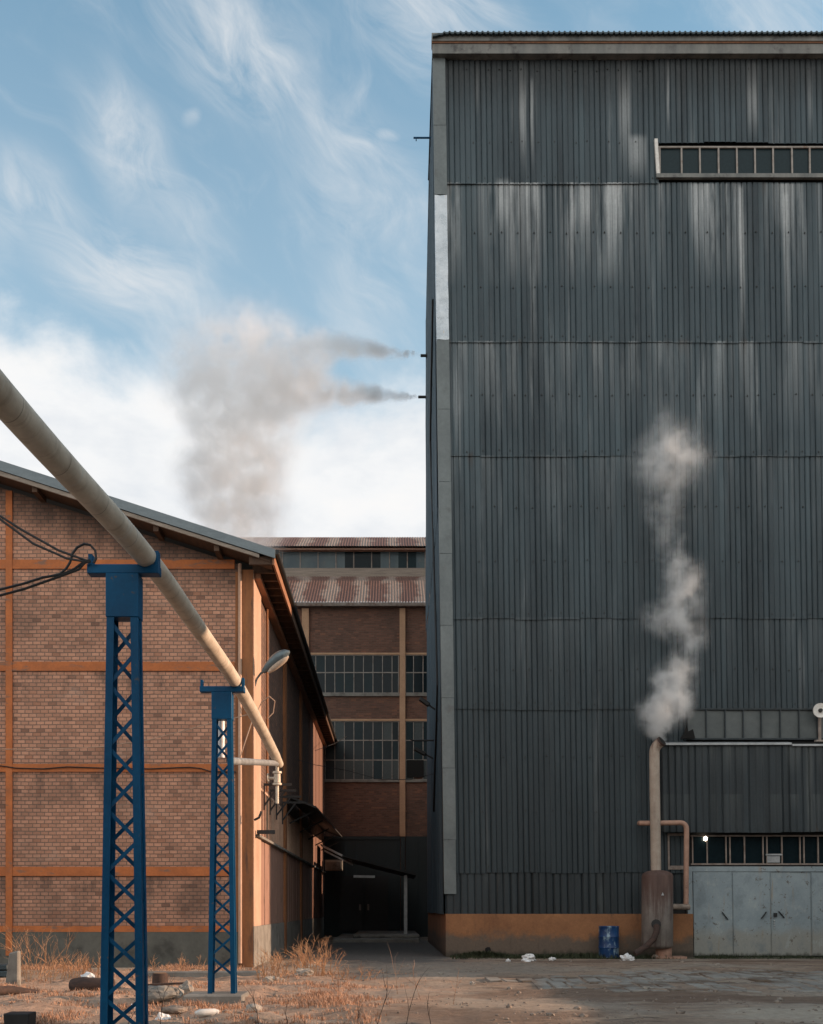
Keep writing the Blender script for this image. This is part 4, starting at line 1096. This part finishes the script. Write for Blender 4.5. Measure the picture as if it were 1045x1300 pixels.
def reg_left():
    y = 12.4 + 13.1 * random.random() ** 1.3; return random.uniform(-.38 * y - .6, 1.3), y
tag(grass('dry_grass', 22000, reg_left, dens_left, .02, .11, M['straw'], .005), 'short straw coloured dry grass over the left yard', 'grass', kind='stuff')
def dens_g(x, y): return max(0., min(1., .35 + 1.2 * mnoise.noise(Vector((x * .8, y * 2, 1))))) * (1 if not 8.7 < x else .5)
tag(grass('green_grass', 9000, lambda: (random.uniform(1.7, 14), 30.85 - abs(random.gauss(0, .38))), dens_g, .04, .16, M['green'], .008), 'dark green grass strip along the foot of the hall', 'grass', kind='stuff')
# stones and grit (uncountable)
q = MB()
for k in range(2600):
    y = 12.6 + 16.5 * random.random() ** 1.5; x = random.uniform(-.36 * y, .41 * y)
    if mnoise.noise(Vector((x * .6, y * .9, 17))) < random.uniform(-.35, .25): continue
    s_ = random.uniform(.007, .026) if random.random() < .95 else random.uniform(.03, .06)
    q.rock((x, y, gh(x, y) + s_ * .2), s_ * random.uniform(.8, 1.5), s_, s_ * .7, k, 1, .35)
tag(q.build('scattered_stones', M['stone'], None), 'small pale stones and grit scattered over the dirt', 'stones', kind='stuff')

# ------------------------------------------------------------------ bushes and stalks
def branch(q, p, d, ln, r, depth, spread, droop=.0):
    pts = [Vector(p)]; dd = Vector(d).normalized(); n = 4
    for k in range(n):
        dd = (dd + Vector((random.gauss(0, .13), random.gauss(0, .13), random.gauss(0, .08) - droop))).normalized()
        pts.append(pts[-1] + dd * ln / n)
        if depth > 0 and k >= 1:
            for _ in range(random.choice((1, 1, 2))):
                nd = (dd + Vector((random.gauss(0, spread), random.gauss(0, spread), random.gauss(.1, spread * .5)))).normalized()
                branch(q, pts[-1], nd, ln * random.uniform(.4, .62), r * .55, depth - 1, spread, droop)
    q.tube(pts, [r, r * .85, r * .7, r * .55, r * .35], 3, cap=False)
def bush(px, py, h, n, lab, mat='twig', rad=.25, depth=2, spread=.55, r=.008, cat='bush', name='dry_bush', group=None):
    Y = EH * F / (py - HY); x = (px - CX) / F * Y; z = gh(x, Y)
    q = MB()
    for k in range(n):
        a = random.uniform(0, 6.283); rr = rad * math.sqrt(random.random())
        d = Vector((math.cos(a) * spread * .9 * random.random(), math.sin(a) * spread * .9 * random.random(), 1))
        branch(q, (x + rr * math.cos(a), Y + rr * math.sin(a), z - .02), d, h * random.uniform(.6, 1.), r, depth, spread)
    root = q.build(name, M[mat], None)
    return tag(root, lab, cat, group)
bush(372, 1238, .50, 13, 'dry orange bush at the foot of the shed plinth, left of the alley', rad=.42, r=.010)
bush(398, 1240, .56, 26, 'largest dry orange bush at the mouth of the alley', rad=.5, spread=.55, r=.009)
bush(340, 1242, .42, 12, 'low dry tuft against the corner pilaster of the shed', rad=.3)
bush(352, 1248, .25, 10, 'small dry tuft on the dirt right of the concrete kerb', rad=.35)
bush(45, 1240, .85, 12, 'tall pale leafless weeds beside the leaning concrete post', rad=.4, spread=.45, r=.007)
bush(68, 1246, .40, 26, 'dense orange dry grass clump behind the dark log', rad=.7, spread=.35)
bush(100, 1243, .32, 16, 'low orange dry clump left of the near blue column', rad=.6, spread=.35)
bush(445, 1243, .22, 14, 'small dry clump at the edge of the alley asphalt', rad=.5)
bush(225, 1240, .30, 10, 'sparse dry weeds behind the kerb between the two columns', rad=.5, spread=.4)
for (px, py, h, dk) in ((473, 1312, .62, 1), (512, 1318, .66, 1), (455, 1308, .35, 1), (548, 1300, .42, 1), (160, 1306, .42, 1), (330, 1312, .5, 1), (366, 1306, .4, 1), (205, 1318, .5, 1)):
    bush(px, py, h, 1, 'thin dark leafless weed stalk rising from the foreground dirt', 'darktwig', .01, 1, .4, .006, 'weed', 'weed_stalk', 'dark weed stalks in the foreground')
for (px, py, h) in ((505, 1262, .75), (535, 1268, .6), (430, 1262, .4), (575, 1275, .45)):
    bush(px, py, h, 1, 'thin pale dry stalk leaning before the alley', 'straw', .01, 1, .4, .006, 'weed', 'weed_stalk', 'pale dry stalks before the alley')

# ------------------------------------------------------------------ rubble, logs, litter
def gp(px, py): Y = EH * F / (py - HY); return (px - CX) / F * Y, Y
def rubble(px, py, sx, sy, sz, lab, mat, name='rubble_block', seed=0, amp=.25, cat='rubble', sub=3):
    x, Y = gp(px, py); q = MB(); q.rock((x, Y, gh(x, Y) + sz * .6), sx, sy, sz, seed, sub, amp)
    return tag(q.build(name, M[mat], None, smooth=False), lab, cat)
rubble(200, 1272, .28, .2, .14, 'grey broken concrete block right of the near blue column', 'conc', seed=2)
rubble(222, 1270, .12, .12, .10, 'pale broken plaster lump next to the grey concrete block', 'conc_lt', seed=5, amp=.5)
rubble(236, 1268, .12, .1, .13, 'upright whitish chunk left of the concrete pad', 'conc_lt', seed=8, amp=.5)
rubble(222, 1285, .18, .12, .06, 'flat stone half buried left of the concrete pad', 'stone', seed=11)
rubble(322, 1282, .12, .1, .07, 'small pale rock right of the concrete pad', 'conc_lt', seed=14)
rubble(385, 1242, .18, .14, .09, 'pale rubble heap under the dry bush at the alley', 'conc_lt', seed=17, amp=.5)
rubble(345, 1245, .2, .12, .07, 'low pale rubble by the corner pilaster', 'conc_lt', seed=19, amp=.5)
rubble(832, 1217, .10, .08, .07, 'tan stone beside the drain pipe of the tank', 'stone', seed=23)
# leaning concrete post
x, Y = gp(18, 1252); t = MB(); t.hexa([(x - .15, Y - .09, -.1), (x + .10, Y - .09, -.1), (x + .10, Y + .09, -.1), (x - .15, Y + .09, -.1), (x - .07, Y - .07, .60), (x + .10, Y - .07, .64), (x + .10, Y + .07, .64), (x - .07, Y + .07, .60)])
tag(t.build('concrete_post', M['conc'], None, bevel=.02), 'short leaning concrete post at the left edge before the orange pilaster', 'post')
t = MB(); x, Y = gp(4, 1240)
for k, (w, z0, h) in enumerate(((.4, 0, .12), (.3, .14, .11))): t.box(x - .9, x + w * .35, Y - .1 + k * .04, Y + .5, z0 + .001, z0 + h)
tag(t.build('slab_stack', M['roofblue'], None, bevel=.015), 'stack of bluish slabs behind the leaning concrete post', 'slabs')
x, Y = gp(115, 1260); t = thing('log', 'dark thick log lying left of the near blue column', 'log', (x, Y, 0))
q = MB(); q.tube([(x - .32, Y + .1, .11), (x - .15, Y + .03, .12), (x + .05, Y, .125), (x + .38, Y - .02, .11)], [.115, .14, .125, .12], 14); q.build('bark', M['log'], t, smooth=True)
q = MB(); q.tube([(x - .332, Y + .103, .11), (x - .319, Y + .1, .11)], .1, 14); q.build('cut_end', M['log'], t)
x, Y = gp(203, 1256); t = thing('tree_stump', 'small brown sunlit stump behind the grey concrete block', 'stump', (x, Y, 0))
q = MB(); q.lathe([(.15, -.05), (.135, .1), (.13, .27), (.12, .28)], x, Y, 16, .08); q.build('bark', M['log'], t, smooth=True)
q = MB(); q.lathe([(.115, .281), (.105, .287)], x, Y, 16); q.build('cut_top', M['logend'], t)
q = MB(); a, b_ = gp(-30, 1268), gp(48, 1263); q.tube([(a[0], a[1], .08), ((a[0] + b_[0]) / 2, (a[1] + b_[1]) / 2 + .1, .1), (b_[0], b_[1], .03)], [.07, .075, .05], 10)
tag(q.build('fallen_trunk', M['log'], None, smooth=True), 'long reddish brown fallen trunk at the left edge', 'log')
q = MB(); x, Y = gp(25.5, 1312); q.hexa([(x - .13, Y - .12, 0), (x + .13, Y - .12, 0), (x + .13, Y + .12, 0), (x - .13, Y + .12, 0), (x - .145, Y - .13, .235), (x + .145, Y - .13, .235), (x + .145, Y + .13, .235), (x - .145, Y + .13, .235)])
tag(q.build('black_box', M['darkmetal'], None, bevel=.01), 'black square box in the bottom left foreground', 'box')
q = MB(); a, b_ = gp(178, 1242), gp(330, 1242); q.hexa([(a[0], 21.75, -.1), (b_[0], 21.75, -.1), (b_[0], 22.0, -.1), (a[0], 22.0, -.1), (a[0], 21.75, .12), (b_[0], 21.75, .13), (b_[0], 22.0, .13), (a[0], 22.0, .12)])
tag(q.build('concrete_kerb', M['conc'], None, bevel=.02), 'long low concrete kerb behind the farther blue column', 'kerb')
q = MB(); a, b_ = gp(186, 1262), gp(232, 1262); q.beam((a[0], a[1], .15), (b_[0], b_[1] + .1, .17), .12, .03)
tag(q.build('board', M['log'], None), 'thin dark board lying by the small stump', 'board')
def litter(px, py, s, lab, mat='whiteplastic', name='plastic_bag', seed=1, flat=.7, cat='litter'):
    x, Y = gp(px, py); q = MB(); q.rock((x, Y, gh(x, Y) + s * flat * .6), s, s * .7, s * flat, seed, 3, .75)
    return tag(q.build(name, M[mat], None), lab, cat)
litter(670, 1221, .17, 'crumpled white bag lying left of the blue drum', seed=3)
litter(701, 1219.5, .08, 'small white scrap between the bag and the blue drum', seed=6, name='paper_scrap')
litter(645, 1222, .06, 'tiny white scrap left of the crumpled white bag', seed=8, name='paper_scrap')
litter(796, 1220, .15, 'crumpled blue white bag between the drum and the tank', seed=9)
litter(111, 1258, .13, 'torn white scrap against the dark log', seed=12, name='paper_scrap', flat=1.1)
litter(205, 1291, .10, 'crumpled pale blue plastic right of the near blue column', seed=15)
litter(172, 1277, .09, 'white crumpled scrap seen through the near blue column', seed=16, name='paper_scrap')
x, Y = gp(262, 1291); q = MB(); q.tube([(x - .14, Y - .05, .05), (x - .08, Y - .03, .055), (x + .1, Y + .04, .055), (x + .15, Y + .06, .05)], [.02, .05, .05, .035], 12)
tag(q.build('plastic_bottle', M['whitepaint'], None, smooth=True), 'flattened white bottle lying before the concrete pad', 'bottle')
for i, (px, py) in enumerate(((912, 1226), (990, 1272), (820, 1258), (600, 1250), (560, 1238))):
    litter(px, py, .05, ('tiny pale scrap before the steel doors', 'tiny pale scrap on the dusty ground at lower right', 'tiny pale scrap on the dark earth by the paving', 'tiny pale scrap left of the paving', 'tiny pale scrap at the alley mouth')[i], 'conc_lt', 'paper_scrap', 20 + i)

# ================================================================== OFF-FRAME NEIGHBOURS (they shade the yard; last two added only to cut light)
q = MB(); q.box(14.5, 14.8, 13.9, 22.6, 0, 2.75); q.box(14.5, 14.8, 22.602, 30.6, 0, 3.6)
tag(q.build('yard_wall', M['conc'], None), 'grey concrete yard wall right of the paved yard', 'wall')
nb = thing('neighbour_shed', 'plain grey shed beyond the right side of the yard', 'industrial building', (20, 3, 0))
q = MB(); q.box(14.5, 30, -14, 13.9, 0, 9.2); q.build('wall', M['conc_dk'], nb)
q = MB(); q.prism([(14.2, 9.2), (30.3, 9.2), (22.2, 11.8)], -14.3, 14.1); q.build('roof', M['roofblue'], nb)
wb = thing('sky_blocker', 'long brick block added behind the viewpoint to darken the lower facades', 'industrial building', (0, -14, 0))  # unseen block added to cut low sky light
q = MB(); q.box(-60, 13, -30, -14, 0, 9); q.build('wall', M['brickC'], wb)
q = MB(); q.box(-60.4, 13.4, -30.4, -13.6, 9.002, 9.4); q.build('roof', M['roofblue'], wb)
ax = thing('gap_blocker', 'low dark block added out of view to stop sun through the gap', 'industrial building', (10, 49, 0))  # unseen block added to keep sun off the loading step
q = MB(); q.box(3.5, 33, 46.2, 52.7, 0, 3.4); q.build('wall', M['conc_dk'], ax)
q = MB(); q.box(3.3, 33.2, 46.0, 52.8, 3.402, 3.6); q.build('roof', M['roofblue'], ax)

# ================================================================== SMOKE
def smoke_obj(name, blobs, label, dens, color, nscale, namp, warp, wscale, aniso=.2, voxel=.12, contrast=(.42, .62), cap=1.5):
    """blobs: (point, radius, weight) in metres; the mesh is the closed skin of the cloud, its density comes from the blobs broken up by noise"""
    bm = bmesh.new()
    for (p, r, w) in blobs:
        bmesh.ops.create_icosphere(bm, subdivisions=2, radius=r * 1.04 + warp * .35, matrix=Matrix.Translation(p))
    me = bpy.data.meshes.new('tmp'); bm.to_mesh(me); bm.free()
    tmp = bpy.data.objects.new('tmp', me); COL.objects.link(tmp)
    md = tmp.modifiers.new('r', 'REMESH'); md.mode = 'VOXEL'; md.voxel_size = voxel
    dg = bpy.context.evaluated_depsgraph_get(); dg.update()
    me2 = bpy.data.meshes.new_from_object(tmp.evaluated_get(dg))
    bpy.data.objects.remove(tmp); bpy.data.meshes.remove(me)
    me2.name = name
    m = bpy.data.materials.new(name + ' volume'); m.use_nodes = True; t = m.node_tree; t.nodes.clear(); g = G(t)
    p0 = g.pos()
    wv = g.noise(p0, wscale, 3, .6, color=True)
    wv = g.vmul(g.vadd(wv, (-.5, -.5, -.5)), (warp * 2, warp * 2, warp * 2))
    p = g.vadd(p0, wv)
    wv2 = g.vmul(g.vadd(g.noise(p0, wscale * 3.1, 3, .6, color=True), (-.5, -.5, -.5)), (warp, warp, warp))
    p = g.vadd(p, wv2)
    tot = None
    for (c, r, w) in blobs:
        v = g.map(g.dist(p, tuple(c)), r, 0., 0, w, True)
        tot = v if tot is None else g.m('ADD', tot, v)
    tot = g.m('MINIMUM', tot, cap)
    nz = g.noise(p, nscale, 6, .62)
    k = g.m('MULTIPLY', tot, g.map(nz, contrast[0], contrast[1], 1 - namp, 1.3, True))
    k = g.m('MULTIPLY', g.m('POWER', k, 1.5), dens)
    out = g.n('ShaderNodeOutputMaterial')
    pv = g.n('ShaderNodeVolumePrincipled', {'Color': (*color, 1), 'Density': k, 'Anisotropy': aniso})
    t.links.new(pv.outputs[0], out.inputs['Volume'])
    me2.materials.clear(); me2.materials.append(m)
    o = bpy.data.objects.new(name, me2); COL.objects.link(o)
    return tag(o, label, 'smoke')
YS = 30.2; SS = F / YS
sb = []
for (px, py, r, w) in ((837, 936, 7, 2.4), (836, 924, 13, 1.9), (830, 907, 20, 1.5), (850, 900, 22, 1.4), (862, 888, 18, .9), (850, 876, 19, 1.2), (858, 858, 22, 1.), (842, 868, 15, .7), (868, 838, 17, .6), (880, 815, 17, .75), (868, 795, 22, .75), (845, 785, 22, .6), (828, 782, 14, .45),
                       (866, 762, 24, .8), (868, 738, 24, .75), (858, 718, 17, .6), (850, 695, 20, .42), (846, 665, 23, .40), (842, 635, 25, .42), (848, 604, 30, .42), (850, 582, 32, .48), (828, 584, 26, .42), (872, 578, 28, .36), (892, 580, 20, .2), (848, 552, 24, .34), (842, 528, 20, .18)):
    sb.append((P(px, py, YS), r * 1.75 / SS, w))
smoke_obj('steam_plume', sb, 'white steam plume rising from the chimney pipe in front of the grey hall', 1.75, (.90, .92, .93), 2.2, .80, .16, 1.5, .1, .1, (.36, .62))
YS2 = 45.3; S2 = F / YS2
bb = []
jets = []
for (x0, y0, x1, y1, r1, Yn) in ((532, 451.7, 412, 438, 24, 42.3), (529, 504, 416, 496, 24, 44.4)):
    for k in range(15):
        f_ = k / 14; jets.append((x0 + (x1 - x0) * f_ ** 1.4, y0 + (y1 - y0) * f_ ** 1.4, 1.7 + (r1 * .85 - 1.7) * f_ ** 1.35, 7.5 * (1 - f_) ** 1.2 + .75, Yn + (YS2 - Yn) * f_ ** .9))
for (px, py, r, w, Yb) in jets + [(*q_, YS2) for q_ in ((395, 446, 30, .8), (400, 490, 32, .8),
                       (372, 462, 46, .6), (330, 430, 48, .6), (288, 438, 46, .55), (250, 455, 44, .6), (232, 488, 36, .6), (262, 510, 42, .6), (245, 600, 34, .5), (330, 480, 62, .6), (366, 498, 44, .6), (292, 520, 52, .6), (345, 548, 46, .6), (270, 555, 40, .5), (300, 592, 58, .6), (262, 596, 36, .45), (335, 600, 40, .55), (300, 640, 58, .5), (330, 655, 42, .45), (265, 650, 34, .4), (300, 690, 50, .35))]:
    bb.append((P(px, py, Yb), r * 1.55 * Yb / F, w))
smoke_obj('smoke_cloud', bb, 'large grey smoke cloud blown sideways from the two exhaust stubs of the hall', .95, (.987, .984, .977), 1.15, .72, .24, .75, .6, .16, (.36, .62), 5.)

# ================================================================== WORLD, SUN, CAMERA
SUN_AZ, SUN_EL = 2.8, 13.0         # degrees behind the hall front / above the horizon
wd = bpy.data.worlds.new('World'); S.world = wd; wd.use_nodes = True
t = wd.node_tree; t.nodes.clear(); g = G(t)
sky = g.n('ShaderNodeTexSky', sky_type='NISHITA', sun_disc=False, sun_elevation=R(SUN_EL), sun_rotation=R(90 - SUN_AZ), air_density=1.0, dust_density=.8, ozone_density=1.6, altitude=200)
dirv = g.n('ShaderNodeTexCoord').outputs['Generated']
dx, dy, dz = g.sep(dirv)
az = g.m('ARCTAN2', dx, dy)
hyp = g.m('SQRT', g.m('ADD', g.m('MULTIPLY', dx, dx), g.m('MULTIPLY', dy, dy)))
v = g.m('DIVIDE', dz, g.m('MAXIMUM', hyp, .05))
def av(px, py):
    u, w = (px - CX) / F, (HY - py) / F; return math.atan(u), w / math.sqrt(1 + u * u)
uv = g.comb(az, v, 0.)
big = g.noise(uv, 5.5, 6, .62, .3); fine = g.noise(uv, 16., 6, .65, .4)
# bank of cumulus low in the sky: its upper edge as a function of the compass bearing
pts = [av(p, y) for p, y in ((-200, 330), (-60, 372), (0, 388), (70, 425), (130, 466), (200, 478), (300, 470), (400, 500), (470, 505), (540, 490), (700, 520))]
lo, hi = -.62, .62
edge = g.ramp(g.map(az, lo, hi), [(0., .50)] + [((a - lo) / (hi - lo), b_) for a, b_ in pts] + [(1., .42)])
edge = g.m('ADD', edge, g.m('MULTIPLY', g.map(dy, .15, -.5, 0, 1, True), 1.1))      # bank raised behind the viewpoint, added to brighten the shaded walls
eg = g.m('ADD', g.m('SUBTRACT', edge, v), g.m('MULTIPLY', g.m('SUBTRACT', big, .5), .16))
eg = g.m('ADD', eg, g.m('MULTIPLY', g.m('SUBTRACT', fine, .5), .05))
cum = g.map(eg, -.028, .05, 0, 1, True)
cumshade = g.ramp(g.noise(g.vmul(uv, (1, 1.8, 1)), 7., 5, .6), [(.28, (.78, .82, .87)), (.5, (.95, .96, .97)), (.7, (1.02, 1.0, .98))])
# cirrus: streaks inside a few soft bands
def band(px0, py0, px1, py1, wid, k, fibre=None):
    (a0, b0), (a1, b1) = av(px0, py0), av(px1, py1)
    mx, my = (a0 + a1) / 2, (b0 + b1) / 2; L = math.hypot(a1 - a0, b1 - b0) / 2; th = math.atan2(b1 - b0, a1 - a0); wv_ = wid / F
    rel = g.vadd(uv, (-mx, -my, 0))
    rx, ry, _ = g.sep(rel)
    wob = g.m('MULTIPLY', g.m('SUBTRACT', warpn, .5), .16)
    al = g.m('ADD', g.m('ADD', g.m('MULTIPLY', rx, math.cos(th)), g.m('MULTIPLY', ry, math.sin(th))), g.m('MULTIPLY', g.m('SUBTRACT', big, .5), .05))
    ac = g.m('ADD', g.m('SUBTRACT', g.m('MULTIPLY', ry, math.cos(th)), g.m('MULTIPLY', rx, math.sin(th))), wob)
    d = g.m('SQRT', g.m('ADD', g.m('POWER', g.m('DIVIDE', al, L), 2.), g.m('POWER', g.m('DIVIDE', ac, wv_), 2.)))
    soft = g.map(d, 1.5, 0., 0, 1, True)
    st = g.noise(g.comb(g.m('MULTIPLY', al, 8.), g.m('MULTIPLY', ac, 26.), th), 1., 7, .62, .8)
    return g.m('MULTIPLY', g.m('MULTIPLY', soft, g.map(st, .33, .74, .04, 1)), k)
warpn = g.noise(uv, 3.2, 3, .5)
cir = None
for bd in ((235, -60, 370, 190, 85, .8), (330, 130, 540, 300, 85, .5), (135, 80, 175, 280, 42, .8), (5, 180, 80, 340, 58, .6), (30, 290, 280, 410, 62, .75), (150, 250, 300, 330, 34, .4), (440, -50, 660, 70, 90, .8), (900, -20, 1100, 40, 60, .6), (-80, 230, 60, 330, 50, .5), (400, 330, 540, 420, 60, .35),
           (480, 172, 512, 180, 13, .5), (228, 158, 250, 168, 13, .4)):
    q_ = band(*bd); cir = q_ if cir is None else g.m('MAXIMUM', cir, q_)
veil = g.map(v, .95, .3, .04, .38)
gst = g.noise(g.comb(g.m('ADD', g.m('ADD', g.m('MULTIPLY', az, 4.), g.m('MULTIPLY', v, -3.)), g.m('MULTIPLY', warpn, 1.5)), g.m('ADD', g.m('ADD', g.m('MULTIPLY', v, 7.), g.m('MULTIPLY', az, 8.)), g.m('MULTIPLY', warpn, 3.)), 0.), 1., 7, .6, .5)
veil = g.m('ADD', veil, g.map(gst, .46, .80, 0, .34, True))
cir = g.m('MINIMUM', g.m('ADD', g.m('MULTIPLY', cir, .85), veil), 1.)
skyc = g.mix(1., sky.outputs[0], (1.06, 1.44, 1.32), 'MULTIPLY')
CL = 4.25
c1_ = g.mix(cir, skyc, (CL * .93, CL * .95, CL * .97))
behind = g.map(dy, .15, -.5, 0, 1, True)  # unseen clouds at the back, brightened as added fill light
cc = g.mix(1., cumshade, (CL * 1.12, CL * 1.12, CL * 1.12), 'MULTIPLY')
cc = g.mix(behind, cc, (CL * 1.62, CL * 1.6, CL * 1.54))
c2_ = g.mix(cum, c1_, cc)
bg = g.n('ShaderNodeBackground', {'Color': c2_, 'Strength': .15})
wo = g.n('ShaderNodeOutputWorld'); t.links.new(bg.outputs[0], wo.inputs[0])

sl = bpy.data.lights.new('sun', 'SUN'); sl.energy = 5.0; sl.angle = R(.6); sl.color = (1., .66, .44)
so = bpy.data.objects.new('sun', sl); COL.objects.link(so)
to_sun = Vector((math.cos(R(SUN_EL)) * math.cos(R(SUN_AZ)), math.cos(R(SUN_EL)) * math.sin(R(SUN_AZ)), math.sin(R(SUN_EL))))
so.rotation_euler = to_sun.to_track_quat('Z', 'Y').to_euler()

cd = bpy.data.cameras.new('camera'); co = bpy.data.objects.new('camera', cd); COL.objects.link(co)
co.location = (0, 0, EH); co.rotation_euler = (R(90), 0, 0)
cd.sensor_width = 36; cd.lens = F * 36 / 1300; cd.shift_x = (522.5 - CX) / 1300; cd.shift_y = (HY - 650) / 1300; cd.clip_start = .1; cd.clip_end = 4000
S.camera = co
S.view_settings.view_transform = 'Standard'; S.view_settings.look = 'None'; S.view_settings.exposure = .45; S.view_settings.gamma = 1
S.cycles.volume_bounces = 5; S.cycles.max_bounces = 10; S.cycles.volume_step_rate = .5; S.cycles.volume_max_steps = 512
